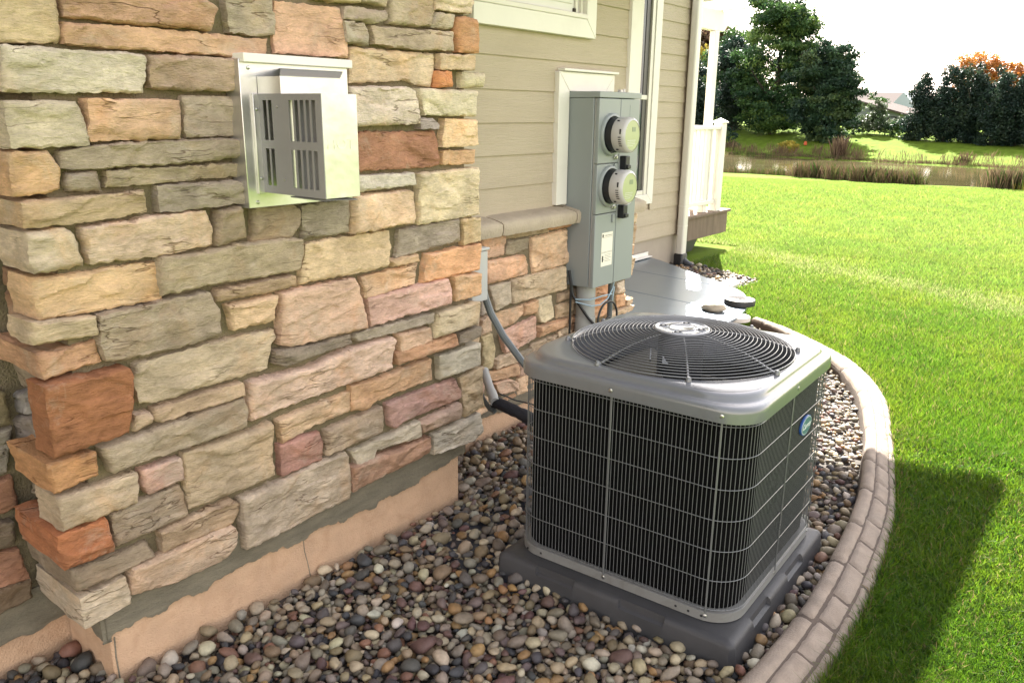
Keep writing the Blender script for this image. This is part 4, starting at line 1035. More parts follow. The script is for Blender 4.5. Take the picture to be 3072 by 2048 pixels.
# wire guard, one part for each side of the cabinet
def perim_path(h, r, n_side):
    """points (x, y, nx, ny) along a rounded square starting mid-way on the -Y side, by arc length"""
    L = 2 * (h - r); q = math.pi * r / 2; per = 4 * (L + q)
    def at(d):
        d = d % per
        d = (d + L / 2) % per
        for k in range(4):
            a = k * math.pi / 2
            if d <= L:
                x, y, nx, ny = -(h - r) + d, -h, 0, -1
                break
            d -= L
            if d <= q:
                t = -math.pi / 2 + d / r
                x, y, nx, ny = (h - r) + r * math.cos(t), -(h - r) + r * math.sin(t), math.cos(t), math.sin(t)
                break
            d -= q
        c, s = math.cos(a), math.sin(a)
        return (c * x - s * y, s * x + c * y, c * nx - s * ny, s * nx + c * ny)
    return per, at
PER, PAT = perim_path(.4275, .115, 0)
NW = 228
HZ = [.127, .232, .338, .444, .550, .655, .758]
for side in range(4):
    g = MB()
    d0 = PER * (side - .5) / 4; d1 = PER * (side + .5) / 4
    for k in range(NW // 4):
        x, y, nx, ny = PAT(d0 + (d1 - d0) * (k + .5) / (NW // 4))
        g.tube([(x, y, .122 + G0), (x, y, .768 + G0)], .00118, 5, caps=False)
    for z in HZ:
        g.tube([(PAT(d0 + (d1 - d0) * t / 36)[0] + PAT(d0 + (d1 - d0) * t / 36)[2] * .0022, PAT(d0 + (d1 - d0) * t / 36)[1] + PAT(d0 + (d1 - d0) * t / 36)[3] * .0022, z + G0) for t in range(37)], .0015, 5, caps=False)
    A(g, 'wire_guard', M['wire'])
for k in range(8):
    d = PER * k / 8 + (-.035 if k % 2 == 0 else -.062)
    x, y, nx, ny = PAT(d)
    g = MB()
    ax = Vector((-ny, nx, 0)); n = Vector((nx, ny, 0)); p = Vector((x, y, 0)) + n * .004
    for sgn in (1,):
        vs = []
        for z in (.112, .782):
            for (u, v) in ((-.0031, 0), (.0031, 0), (.0031, .003), (-.0031, .003)):
                q = p + ax * u + n * v; vs.append((q.x, q.y, z + G0))
        g.add(vs, [(0, 1, 2, 3), (7, 6, 5, 4), (0, 4, 5, 1), (1, 5, 6, 2), (2, 6, 7, 3), (3, 7, 4, 0)])
    st = A(g, 'strap', M['wire'], bevel=.001)
    for z in (.103, .795):
        b = Vector((x, y, z + G0)) + n * (.004 if z < .5 else .0135)
        MB().tube([b, b + n * .003, b + n * .0045], .007, 8, rs=[.007, .007, .004]).build('screw', M['screw'], st)
# fan guard
def gz_(r): return .859 + .059 * max(0, 1 - (r / .395) ** 2.8)
NR = 21
for k in range(NR):
    r = .104 + (.3935 - .104) * k / (NR - 1)
    A(MB().ring((0, 0, gz_(r) + G0), r, .0017 if k < NR - 1 else .0024, 120, 5), 'guard_ring', M['wire'], angle=180)
for k in range(8):
    a = R_(22.5 + 45 * k + 6); c, s = math.cos(a), math.sin(a)
    pts = [(.088 + (.405 - .088) * t / 10) for t in range(11)]
    rs = [.0028 if t < 6 else .0028 + .0014 * min(1, (t - 6) / 2) for t in range(11)]
    sp = A(MB().tube([(r * c, r * s, gz_(r) - .0048 + G0) for r in pts], .003, 6, rs=rs), 'guard_spoke', M['wire'])
    f = Vector((.410 * c, .410 * s, .858 + G0)) if max(abs(.41 * c), abs(.41 * s)) < .40 else Vector((.403 * c, .403 * s, .857 + G0))
    MB().tube([f - Vector((0, 0, .006)), f + Vector((0, 0, .004)), f + Vector((0, 0, .009))], .0085, 10, rs=[.0095, .0085, .005]).build('clip', M['wire'], sp)
hubp = A(MB().loft(zl([circ(.098, .912, 64), circ(.100, .918, 64), circ(.098, .9215, 64), circ(.094, .9225, 64), circ(.090, .9200, 64), circ(.048, .9200, 64), circ(.045, .922, 64), circ(.041, .9205, 64), circ(.002, .9205, 64)]), cap0=True, cap1=True), 'hub_plate', M['hub'], angle=60)
for k in range(4):
    a = R_(90 * k + 12); c, s = math.cos(a) * .069, math.sin(a) * .069
    MB().loft([[(c + r * math.cos(t * math.pi / 12), s + r * math.sin(t * math.pi / 12), z + G0) for t in range(24)] for r, z in ((.0195, .9203), (.018, .9222), (.016, .9212), (.013, .9207), (.0125, .9207))]).build('dimple', M['hub'], hubp, angle=60)
    MB().tube([(c, s, .9204 + G0), (c, s, .9209 + G0)], .0135, 16).build('dimple_hole', M['dark'], hubp)
    MB().tube([(c, s, .9205 + G0), (c, s, .9222 + G0)], .0055, 8).build('nut', M['screw'], hubp)
A(MB().tube([(0, 0, .72 + G0), (0, 0, .895 + G0)], .082, 28).tube([(0, 0, .895 + G0), (0, 0, .91 + G0)], .045, 16), 'motor', M['black'])
fan = MB()
for b in range(3):
    a0 = R_(35 + 120 * b)
    vs = []; fs = []
    for i in range(9):
        r = .06 + .295 * i / 8
        for j in range(7):
            u = j / 6 - .5
            wdt = R_(62) * (1 - .10 * i / 8); t = a0 + u * wdt + .12 * i / 8
            vs.append((r * math.cos(t), r * math.sin(t), .70 + G0 - u * .12 * (1 - .3 * i / 8)))
    for i in range(8):
        for j in range(6): fs.append((i * 7 + j, i * 7 + j + 1, (i + 1) * 7 + j + 1, (i + 1) * 7 + j))
    fan.add(vs, fs)
o = A(fan, 'fan', M['fan'], angle=60)
sm = o.modifiers.new('thick', 'SOLIDIFY'); sm.thickness = .002
tg = A(MB().box(-.055, -.012, -.015, .03, -.004, 0).box(-.10, -.095, -.01, .03, -.02, .02), 'tag_plate', M['hub'], bevel=.001)
tg.location = (-.045, -.01, .80 + G0); tg.rotation_euler = (R_(55), 0, R_(25))
tg.location = (.02, -.06, .815 + G0)
# oval maker's badge on the right-hand guard
bd = bpy.data.objects.new('badge', None)
def oval(rx, ry, x0, x1, n=40):
    return MB().loft([[(x, rx * math.cos(2 * math.pi * k / n), ry * math.sin(2 * math.pi * k / n)) for k in range(n)] for x in (x0, x1)], cap0=True, cap1=True)
bx = .4305
bo = oval(.058, .036, 0, .009).build('badge', M['badge_b'], ac, bevel=.002)
bo.location = (bx, .125, .612 + G0)
oval(.053, .0315, .0092, .0096).build('badge_rim', M['badge_w'], bo)
oval(.051, .0297, .0097, .0101).build('badge_field', M['badge_g'], bo)
bpy.data.objects.remove(bd)
grille_badge_text('Carrier', .030, (.0104, 0, 0), (R_(90), 0, R_(90)), M['badge_w'], bo, 'lettering', shear=.35, ext=.0002)

# ------------------------------------------------------------------ pad under the unit
pad = thing('equipment_pad', 'dark grey plastic pad under the air conditioner with notched edges', 'pad', (-1.24024, 2.55709, 0), AC_RZ)
hp = .4575
def pad_loop():
    """walk the four edges; every sample gives a profile, deeper where a hand notch is"""
    L = []
    notch = [(.19, .36), (.56, .74)]
    for side in range(4):
        a = side * math.pi / 2; c, s = math.cos(a), math.sin(a)
        us = [.012, .03, .06, .12]
        for n0, n1 in notch: us += [n0 - .004, n0, n1, n1 + .004]
        us += [.45, .5, .88, .94, .97, .988]
        for u in sorted(us):
            inn = any(n0 <= u <= n1 for n0, n1 in notch)
            x = -hp + 2 * hp * u; y = -hp
            def R(dy, z, x=x):
                k = 1.0
                xx = max(-hp - dy, min(hp + dy, x)) if True else x
                yy = y - dy
                return (c * xx - s * yy, s * xx + c * yy, z)
            if inn: L.append([R(.012, -.03), R(.010, .0), R(.004, .050), R(-.010, .056), R(-.013, .079), R(-.03, .0805), R(-.07, .0805)])
            else: L.append([R(.012, -.03), R(.010, .0), R(.003, .062), R(-.001, .072), R(-.009, .079), R(-.03, .0805), R(-.07, .0805)])
    return L
PL = pad_loop()
A_ = MB().loft([[p[i] for p in PL] for i in range(7)], cap1=True)
A_.build('slab', M['pad'], pad, angle=40)

# ------------------------------------------------------------------ kerb of stamped concrete
def catmull(P, n=12):
    P = [np.array(p, float) for p in P]; P = [2 * P[0] - P[1]] + P + [2 * P[-1] - P[-2]]; out = []
    for i in range(1, len(P) - 2):
        for k in range(n):
            t = k / n
            out.append(.5 * (2 * P[i] + (P[i + 1] - P[i - 1]) * t + (2 * P[i - 1] - 5 * P[i] + 4 * P[i + 1] - P[i + 2]) * t * t + (3 * P[i] - P[i - 1] - 3 * P[i + 1] + P[i + 2]) * t ** 3))
    out.append(P[-2]); return np.array(out)
INN = catmull([(-1.30, .05), (-1.02, .60), (-.85, 1.1), (-.755, 1.6), (-.71, 2.09), (-.70, 2.465), (-.726, 2.90), (-.793, 3.476), (-.892, 3.93), (-1.02, 4.42), (-1.25, 5.02), (-1.60, 5.55), (-2.10, 6.02), (-2.40, 6.22)])
OUT = catmull([(-1.09, -.02), (-.82, .53), (-.655, 1.05), (-.558, 1.58), (-.516, 2.09), (-.510, 2.43), (-.534, 2.85), (-.600, 3.41), (-.700, 3.84), (-.845, 4.38), (-1.06, 5.06), (-1.42, 5.66), (-1.97, 6.15), (-2.30, 6.36)])
dl = np.r_[0, np.cumsum(np.hypot(*np.diff((INN + OUT) / 2, axis=0).T))]; KL = dl[-1]
def kpt(s, t):
    ax = np.interp(s, dl, INN[:, 0]); ay = np.interp(s, dl, INN[:, 1]); bx = np.interp(s, dl, OUT[:, 0]); by = np.interp(s, dl, OUT[:, 1])
    return ax + (bx - ax) * t, ay + (by - ay) * t
TP = [0, .03, .08, .16, .26, .38, .55, .75, .88, .95, 1.0]
HP = [-.06, .032, .058, .070, .072, .068, .058, .045, .034, .020, -.04]
def kh(t): return float(np.interp(t, TP, HP))
kerb = MB()
ns = 150
loops = []
for i in range(ns + 1):
    s = KL * i / ns
    loops.append([(*kpt(s, t), kh(t) - .0075) for t in TP])
kerb.loft(loops, closed=False)
kerb = kerb.build('kerb', M['curb_joint'], None, angle=60); tag(kerb, 'curved kerb of pinkish stamped concrete between the pebbles and the lawn', None, None, 'structure')
rk = random.Random(5)
def kblock(s0, s1, t0, t1, lip=False):
    nsn = max(4, int((s1 - s0) / .018)); nt_ = max(4, int((t1 - t0) * .2 / .012))
    gap = .0018
    vs = []; fs = []
    sd = rk.random() * 50; lift = rk.uniform(-.0015, .002); tilt = rk.uniform(-.003, .003)
    for i in range(nsn + 1):
        for j in range(nt_ + 1):
            u = i / nsn; v = j / nt_
            ds = min(u, 1 - u) * (s1 - s0); dt = min(v, 1 - v) * (t1 - t0) * .2
            if lip and (v < .5): dt = 1
            e = min(ds, dt if t1 < .99 or v < .5 else 1)
            s = s0 + gap + (s1 - s0 - 2 * gap) * u; t = t0 + (t1 - t0) * v
            if not lip or v > .5: t = t + (gap / .2 if v == 0 else (-gap / .2 if v == 1 and t1 < .99 else 0))
            x, y = kpt(s, t)
            wob = noise.noise((s * 9, t * 9, sd)) * .006
            h = kh(t) - .010 * (1 - min(1, e / .010)) ** 2 + lift + tilt * (u - .5) + .003 * noise.noise((x * 30, y * 30, sd)) + .0012 * noise.noise((x * 90, y * 90, sd))
            if j in (0,) and lip: h = -.06
            vs.append((x + wob * .3, y + wob * .3, h))
    W_ = nt_ + 1
    for i in range(nsn):
        for j in range(nt_): fs.append((i * W_ + j, (i + 1) * W_ + j, (i + 1) * W_ + j + 1, i * W_ + j + 1))
    n0 = len(vs)
    MB().add(vs, fs).build('block', M['curb'], kerb, angle=180)
s = 0
while s < KL - .05:
    e = min(KL, s + rk.uniform(.30, .50)); kblock(s, e, 0.0, .40, True); s = e
s = .03; c = 0
while s < KL - .06:
    e = min(KL, s + rk.uniform(.17, .24)); 
    off = .05 * math.sin(c * 2.1)
    kblock(s, e, .40, .755); s = e; c += 1
s = .12
while s < KL - .06:
    e = min(KL, s + rk.uniform(.19, .27)); kblock(s, e, .755, 1.0); s = e

# ------------------------------------------------------------------ ground
def smooth(a, b, x):
    t = np.clip((x - a) / (b - a), 0, 1); return t * t * (3 - 2 * t)
def kerb_x(y):
    """middle line of the kerb: x for a given y"""
    mid = (INN + OUT) / 2
    return np.interp(y, mid[:, 1], mid[:, 0])
def terrain(x, y):
    x = np.asarray(x, float); y = np.asarray(y, float)
    z = np.zeros(np.broadcast(x, y).shape)
    z = z - .78 * smooth(18, 33.2, y) - .75 * smooth(33.2, 36.0, y)
    ys = 49.5 + 3.2 * np.clip((-x - 5) / 18, 0, 1)
    far = .05 + .65 * smooth(9, 25, -x)
    z = z + (1.53 - .95) * smooth(0, 1.2, y - ys + .8) + (.95 + far) * smooth(0.6, 14.0, y - ys) + 1.1 * smooth(75, 170, y)
    z = z + .03 * np.sin(x * .7 + 1) * np.sin(y * .5) * smooth(9, 16, y) 
    bed = (x < kerb_x(y)) & (y < 6.25) & (x > -7)
    z = np.where(bed, -.16, z)
    return z
gx_ = np.unique(np.round(np.r_[np.arange(-140, -16, 4.0), np.arange(-16, -5, .8), np.arange(-5, 3, .1), np.arange(3, 14, .7), np.arange(14, 90, 4.0)], 3))
gy_ = np.unique(np.round(np.r_[np.arange(-12, -1, .8), np.arange(-1, 9, .1), np.arange(9, 30, .6), np.arange(30, 64, .35), np.arange(64, 120, 2.0), np.arange(120, 420, 12.0)], 3))
XX, YY = np.meshgrid(gx_, gy_, indexing='ij')
ZZ = terrain(XX, YY)
V = np.c_[XX.ravel(), YY.ravel(), ZZ.ravel()]
a, b = len(gx_), len(gy_)
I = (np.arange(a - 1)[:, None] * b + np.arange(b - 1)[None, :]).ravel()
F = np.c_[I, I + b, I + b + 1, I + 1]
tag(np_mesh('lawn', V, F, M['lawn']), None, None, None, 'structure')
tag(MB().box(-160, 60, 33.0, 56.5, -1.2, -1.0).build('pond', M['water']), None, None, None, 'structure')
# bare soil under the pebbles, one sheet
sx = MB(); n = 80
ys_ = np.linspace(-3, 6.3, n)
vs = []
for y in ys_:
    vs += [(-4.3 if y > 4.2 else -3.0, y, -.036), (float(np.interp(y, ((INN + OUT) / 2)[:, 1], ((INN + OUT) / 2)[:, 0])) - (0 if y > 0 else .1), y, -.036)]
sx.add(vs, [(2 * i, 2 * i + 1, 2 * i + 3, 2 * i + 2) for i in range(n - 1)])
tag(sx.build('soil', M['soil']), None, None, None, 'structure')
fb = MB()
m_ = 18; vs = []
for i in range(m_ + 1):
    for j in range(m_ + 1):
        x = -2.10 + .62 * i / m_; y = 2.02 + .75 * j / m_
        vs.append((x, y, -.020 + .016 * noise.noise((x * 9, y * 9, 1)) + .008 * noise.noise((x * 25, y * 25, 4))))
fb.add(vs, [(i * (m_ + 1) + j, (i + 1) * (m_ + 1) + j, (i + 1) * (m_ + 1) + j + 1, i * (m_ + 1) + j + 1) for i in range(m_) for j in range(m_)])
tag(fb.build('weed_fabric', M['fabric'], angle=180), 'dark wrinkled weed fabric showing through the pebbles beside the air conditioner', 'fabric')

# ------------------------------------------------------------------ pebbles
def ico(sub):
    bm = bmesh.new(); bmesh.ops.create_icosphere(bm, subdivisions=sub, radius=1)
    v = np.array([p.co[:] for p in bm.verts]); f = np.array([[q.index for q in t.verts] for t in bm.faces]); bm.free(); return v, f
def pebble_variants(sub, n):
    v, f = ico(sub); out = []
    for k in range(n):
        d = np.empty(len(v))
        ang = k % 5 in (0, 2)
        for i, p in enumerate(v):
            q = noise.noise((p[0] * .9 + k * 7, p[1] * .9, p[2] * .9)) * .30 + noise.noise((p[0] * 2 + k * 5, p[1] * 2, p[2] * 2)) * .12
            d[i] = 1 + q
        w_ = v * d[:, None]
        if ang:                                      # broken faces
            for c in range(4):
                nrm = np.array([math.sin(k * 3 + c * 2.1), math.cos(k * 1.7 + c * 1.3), math.sin(c * 3.3 + k)]); nrm /= np.linalg.norm(nrm)
                h = w_ @ nrm; lim = .62; w_ = w_ - np.maximum(h - lim, 0)[:, None] * nrm * .9
        out.append(w_)
    return out, f
PCOL = np.array([srgb(*[.82 * v + .18 * sum(c) / 3 for v in c], .66) for c in ((152, 138, 116), (130, 116, 98), (100, 94, 90), (80, 79, 82), (182, 160, 124), (200, 182, 148), (152, 104, 80), (116, 84, 78), (176, 134, 82), (162, 149, 130), (190, 172, 142), (120, 100, 94), (144, 122, 90), (208, 198, 176))])
PW = np.array([11, 11, 10, 9, 10, 7, 6, 5, 7, 9, 7, 5, 12, 4.]); PW /= PW.sum()
def build_pebbles(name, P, sub, nv=14):
    """P rows: x y z size"""
    var, f = pebble_variants(sub, nv)
    n = len(P); vi = rng.integers(0, nv, n)
    th = rng.uniform(0, 2 * np.pi, n); tl = rng.normal(0, .28, n); t2 = rng.normal(0, .28, n)
    sc = np.c_[rng.uniform(.9, 1.35, n), rng.uniform(.72, 1.0, n), rng.uniform(.5, .8, n)] * P[:, 3:4] * .5
    cols = PCOL[rng.choice(len(PCOL), n, p=PW)] * rng.uniform(.75, 1.2, (n, 1)) * rng.uniform(.94, 1.06, (n, 3))
    big = P[:, 3] > .055
    allv = []; allf = []; allc = []; o = 0
    for k in range(nv):
        idx = np.where(vi == k)[0]
        if len(idx) == 0: continue
        v = var[k][None] * sc[idx][:, None, :]
        ct, s_ = np.cos(tl[idx])[:, None], np.sin(tl[idx])[:, None]
        y, z = v[..., 1] * ct - v[..., 2] * s_, v[..., 1] * s_ + v[..., 2] * ct
        ct, s_ = np.cos(t2[idx])[:, None], np.sin(t2[idx])[:, None]
        x, z = v[..., 0] * ct + z * s_, -v[..., 0] * s_ + z * ct
        ct, s_ = np.cos(th[idx])[:, None], np.sin(th[idx])[:, None]
        x, y = x * ct - y * s_, x * s_ + y * ct
        w_ = np.stack([x, y, z], -1) + P[idx][:, None, :3]
        m = w_.shape[1]
        allv.append(w_.reshape(-1, 3)); allc.append(np.repeat(cols[idx], m, 0))
        allf.append((f[None] + (o + np.arange(len(idx)) * m)[:, None, None]).reshape(-1, 3)); o += len(idx) * m
    return np_mesh(name, np.concatenate(allv), np.concatenate(allf), M['pebble'], None, True, np.concatenate(allc))
def scatter(n, inside, x0, x1, y0, y1, smin, smax, z0, z1, dmin, used=None):
    """dart throwing with a hash grid"""
    cell = .03; grid = {} if used is None else used; out = []
    xs = rng.uniform(x0, x1, n); ys = rng.uniform(y0, y1, n); ss = smin + (smax - smin) * rng.beta(1.6, 3.2, n); zs = rng.uniform(z0, z1, n)
    ok = inside(xs, ys)
    for x, y, s, z in zip(xs[ok], ys[ok], ss[ok], zs[ok]):
        ci, cj = int(x // cell), int(y // cell); bad = False
        R = int(math.ceil((s + smax) * .5 * dmin / cell))
        for i in range(ci - R, ci + R + 1):
            for j in range(cj - R, cj + R + 1):
                for (px, py, ps) in grid.get((i, j), ()):
                    if (px - x) ** 2 + (py - y) ** 2 < ((s + ps) * .5 * dmin) ** 2: bad = True; break
                if bad: break
            if bad: break
        if bad: continue
        grid.setdefault((ci, cj), []).append((x, y, s)); out.append((x, y, z, s))
    return np.array(out)
cA, sA = math.cos(AC_RZ), math.sin(AC_RZ)
def in_bed(x, y, padm=.462):
    kx = np.interp(y, INN[:, 1], INN[:, 0])
    wx = np.where(y < .90, -2.485, np.where(y < 2.46, -2.19, np.where(y < 4.45, -2.54, -2.9)))
    dx, dy = x + 1.24024, y - 2.55709; lx = cA * dx + sA * dy; ly = -sA * dx + cA * dy
    return (x > wx + .008) & (x < kx - .004) & ~((np.abs(lx) < padm) & (np.abs(ly) < padm))
def thin(x, y): return ~((x > -2.02) & (x < -1.72) & (y > 2.10) & (y < 2.62) & (rng.random(len(x)) < .72))
near0 = scatter(26000, lambda x, y: in_bed(x, y) & thin(x, y), -2.55, -.68, .35, 3.5, .014, .032, -.034, -.020, .72)
near1 = scatter(40000, lambda x, y: in_bed(x, y) & thin(x, y), -2.55, -.68, .35, 3.5, .022, .062, -.024, -.010, .76)
near2 = scatter(19000, lambda x, y: in_bed(x, y) & thin(x, y), -2.55, -.68, .35, 3.5, .026, .088, -.004, .012, .93)
far1 = scatter(22000, lambda x, y: in_bed(x, y), -2.95, -.72, 3.5, 6.15, .022, .065, -.02, .010, .74)
NP = np.concatenate([near0, near1, near2])
tag(build_pebbles('gravel', NP, 2), 'bed of mixed tan grey and purple river pebbles round the air conditioner', 'gravel', None, 'stuff')
tag(build_pebbles('gravel', far1, 1), 'sunlit river pebbles between the air conditioner and the kerb', 'gravel', None, 'stuff')
PATCH = np.array([(-4.2, 8.5), (-3.83, 8.36), (-3.5, 8.27), (-3.2, 8.13), (-3.02, 7.98), (-3.05, 7.62), (-3.1, 7.25), (-3.4, 7.3), (-3.7, 7.4), (-4.2, 7.5)])
def in_poly(P):
    def f(x, y):
        c = np.zeros(len(x), bool)
        for i in range(len(P)):
            x1, y1 = P[i]; x2, y2 = P[(i + 1) % len(P)]
            c ^= ((y1 > y) != (y2 > y)) & (x < (x2 - x1) * (y - y1) / (y2 - y1 + 1e-12) + x1)
        return c
    return f
pp = scatter(3000, in_poly(PATCH), -4.3, -2.9, 7.2, 8.6, .03, .09, .0, .02, .85)
tag(build_pebbles('gravel', pp, 1), 'patch of pebbles at the foot of the white downspout', 'gravel', None, 'stuff')
tag(MB().prism([tuple(p) for p in PATCH], -.05, .008).build('soil', M['soil']), None, None, None, 'structure')
tag(MB().prism([(-3.22, 7.42), (-3.22, 7.76), (-3.06, 7.56), (-3.05, 7.36)], .0, .055).build('stone_slab', M['slab'], bevel=.008), 'pale flat stone slab at the end of the downspout pebble patch', 'stone slab')

CO = [(-4.16, 7.68), (-3.95, 7.60), (-3.46, 7.32), (-3.05, 7.09), (-2.80, 6.93), (-2.64, 6.72), (-2.52, 6.45), (-2.45, 6.15), (-2.42, 5.8), (-2.47, 5.4), (-2.62, 5.05), (-2.95, 4.8), (-3.5, 4.7), (-4.16, 4.66)]
CO = [tuple(p) for p in catmull(CO, 5)]

# ------------------------------------------------------------------ grass
def blades(n, r0, r1, a0, a1, h0, h1, seed, simple=False):
    g = np.random.default_rng(seed)
    r = np.exp(g.uniform(math.log(r0), math.log(r1), n)); t = g.uniform(a0, a1, n)
    x = r * np.sin(t); y = r * np.cos(t)
    kx = np.interp(y, OUT[:, 1], OUT[:, 0])
    ok = (y > 6.4) | (x > kx - .012)
    ok &= ~((x < -2.15) & (y < 6.2)) & ~in_poly(PATCH)(x, y) & ~in_poly(np.array(CO))(x, y) & ~((x < -4.05) & (y < 10))
    x, y, r = x[ok], y[ok], r[ok]; n = len(x)
    z = terrain(x, y)
    z = np.where((z < -.1) & (y < 8), 0, z)
    edge = np.clip((x - np.interp(y, OUT[:, 1], OUT[:, 0])) / .05, 0, 1); edge = np.where(y > 6.3, 1, edge)
    cl = np.array([noise.noise((p * 1.3, q * 1.3, 3)) for p, q in zip(x, y)])
    cl2 = np.array([noise.noise((p * 5, q * 5, 8)) for p, q in zip(x, y)])
    h = g.uniform(h0, h1, n) * (1 + .22 * cl2) * (1 + .35 * (1 - edge)); wd = np.clip(.00060 * r ** .9, .0011, .010) * g.uniform(.7, 1.3, n)
    th = g.uniform(0, 2 * np.pi, n); ln = g.uniform(.15, 1.1, n) * h; az = g.uniform(0, 2 * np.pi, n)
    dx, dy = np.cos(th) * wd, np.sin(th) * wd
    lx, ly = np.cos(az) * ln, np.sin(az) * ln
    v = np.empty((n, 5, 3))
    v[:, 0] = np.c_[x - dx, y - dy, z - .004]; v[:, 1] = np.c_[x + dx, y + dy, z - .004]
    v[:, 2] = np.c_[x - dx * .8 + lx * .35, y - dy * .8 + ly * .35, z + h * .6]; v[:, 3] = np.c_[x + dx * .8 + lx * .35, y + dy * .8 + ly * .35, z + h * .6]
    v[:, 4] = np.c_[x + lx, y + ly, z + h * g.uniform(.75, 1.0, n)]
    base = np.array((.065, .140, .008)); yel = np.array((.125, .175, .012)); dry = np.array((.20, .155, .07)); dk = np.array((.026, .075, .010))
    m = np.clip(.35 + cl * .9 + g.normal(0, .22, n), 0, 1)[:, None]
    c = base * (1 - m) + yel * m
    c = np.where((g.random(n) < .18)[:, None], dk, c)
    c = np.where((g.random(n) < .05 + .10 * (1 - edge))[:, None], dry, c)
    strip = np.exp(-((y - (10.2 - .52 * (x + 4.9) + .022 * (x + 4.9) ** 2 + .25 * cl)) / .33) ** 2) * (r > 5)
    c = np.where((g.random(n) < .5 * strip)[:, None], np.array((.20, .21, .085)), c)
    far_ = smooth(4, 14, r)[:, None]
    c = c * (1 - far_) + (c * .8 + np.array((.078, .090, .030))) * far_  # blades paler with distance: backlit glow of the far lawn put into their colour
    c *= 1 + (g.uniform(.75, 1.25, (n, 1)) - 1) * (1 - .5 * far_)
    if simple:
        v = v[:, [0, 1, 4]]
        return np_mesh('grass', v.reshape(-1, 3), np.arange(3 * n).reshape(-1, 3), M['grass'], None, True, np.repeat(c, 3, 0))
    o = np.arange(n) * 5
    tri = np.concatenate([np.c_[o, o + 1, o + 3], np.c_[o, o + 3, o + 2], np.c_[o + 2, o + 3, o + 4]])
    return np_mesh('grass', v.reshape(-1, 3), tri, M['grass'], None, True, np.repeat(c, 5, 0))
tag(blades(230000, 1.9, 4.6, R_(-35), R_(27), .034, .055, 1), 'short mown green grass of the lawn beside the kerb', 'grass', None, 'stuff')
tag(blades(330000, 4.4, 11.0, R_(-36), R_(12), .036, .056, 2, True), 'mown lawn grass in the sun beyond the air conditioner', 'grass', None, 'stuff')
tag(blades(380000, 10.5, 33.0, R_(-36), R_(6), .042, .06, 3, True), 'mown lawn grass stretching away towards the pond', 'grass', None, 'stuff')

# ------------------------------------------------------------------ window well cover and things by it
def cz(x): return .105 + (-2.42 - x) / 1.74 * .065
wc = thing('window_well_cover', 'large rounded grey sheet metal window well cover lying against the rear wall', 'cover', (-3.3, 6.2, 0))
WI = Matrix.Translation((3.3, -6.2, 0))
mb = MB(); n = len(CO)
mb.add([(x, y, cz(x)) for x, y in CO] + [(x, y, cz(x) - .028) for x, y in CO], [tuple(range(n)), tuple(range(2 * n - 1, n - 1, -1))] + [(i, n + i, n + (i + 1) % n, (i + 1) % n) for i in range(n)])
mb.build('sheet', M['cover'], wc, M=WI, angle=40, bevel=.004)
mb = MB()
mb.prism([((x + 3.4) * .97 - 3.4, (y - 6.15) * .97 + 6.15) for x, y in CO], -.1, .082)
mb.build('well_wall', M['galv_d'], wc, M=WI)
mb = MB()
for yy in (5.35, 6.15, 6.95):
    x1 = -2.55 if yy < 6.7 else -2.86
    mb.add([(x, yy + d, cz(x) + (.003 if abs(d) < .005 else .0003)) for x in (-4.1, x1) for d in (-.012, -.004, .004, .012)], [(0, 1, 5, 4), (1, 2, 6, 5), (2, 3, 7, 6)])
mb.build('rib', M['cover'], wc, M=WI)
mb = MB().box(-4.165, -4.10, 4.66, 7.675, .178, .186).box(-4.166, -4.152, 4.66, 7.675, .186, .225)
mb.build('flashing', M['white'], wc, M=WI, bevel=.002)
def disc(name, loc, r, h, m1, m2, label):
    t = thing(name, label, 'disc weight', loc)
    MB().tube([(0, 0, 0), (0, 0, h * .8), (0, 0, h)], r, 36, rs=[r, r, r * .97]).build('side', m1, t, angle=40)
    MB().tube([(0, 0, h + .0005), (0, 0, h + .004)], r * .955, 36).build('top_face', m2, t, angle=40)
    MB().tube([(0, 0, h + .0045), (0, 0, h + .0055)], r * .1, 14).build('centre_hole', M['dark'], t)
    return t
disc('disc_weight', (-2.585, 6.43, cz(-2.585) + .001), .128, .042, M['black'], M['slab'], 'round black sided disc weight with a pale top on the well cover edge')
disc('disc_weight', (-2.47, 6.12, .055), .105, .03, M['slab'], M['slab'], 'pale round disc at the cover edge behind the air conditioner')
rkm = MB(); v, f = ico(3)
rkm.add([(p[0] * .10 * (1 + .3 * noise.noise((p[0] * 2, p[1] * 2, p[2] * 2 + 3))), p[1] * .08 * (1 + .3 * noise.noise((p[0] * 2 + 9, p[1] * 2, p[2] * 2))), p[2] * .045) for p in v], [tuple(t) for t in f])
ro = rkm.build('rock', M['brass'], None, angle=180); ro.location = (-2.66, 6.07, cz(-2.66) + .03); tag(ro, 'rough tan rock lying on the edge of the well cover', 'rock')

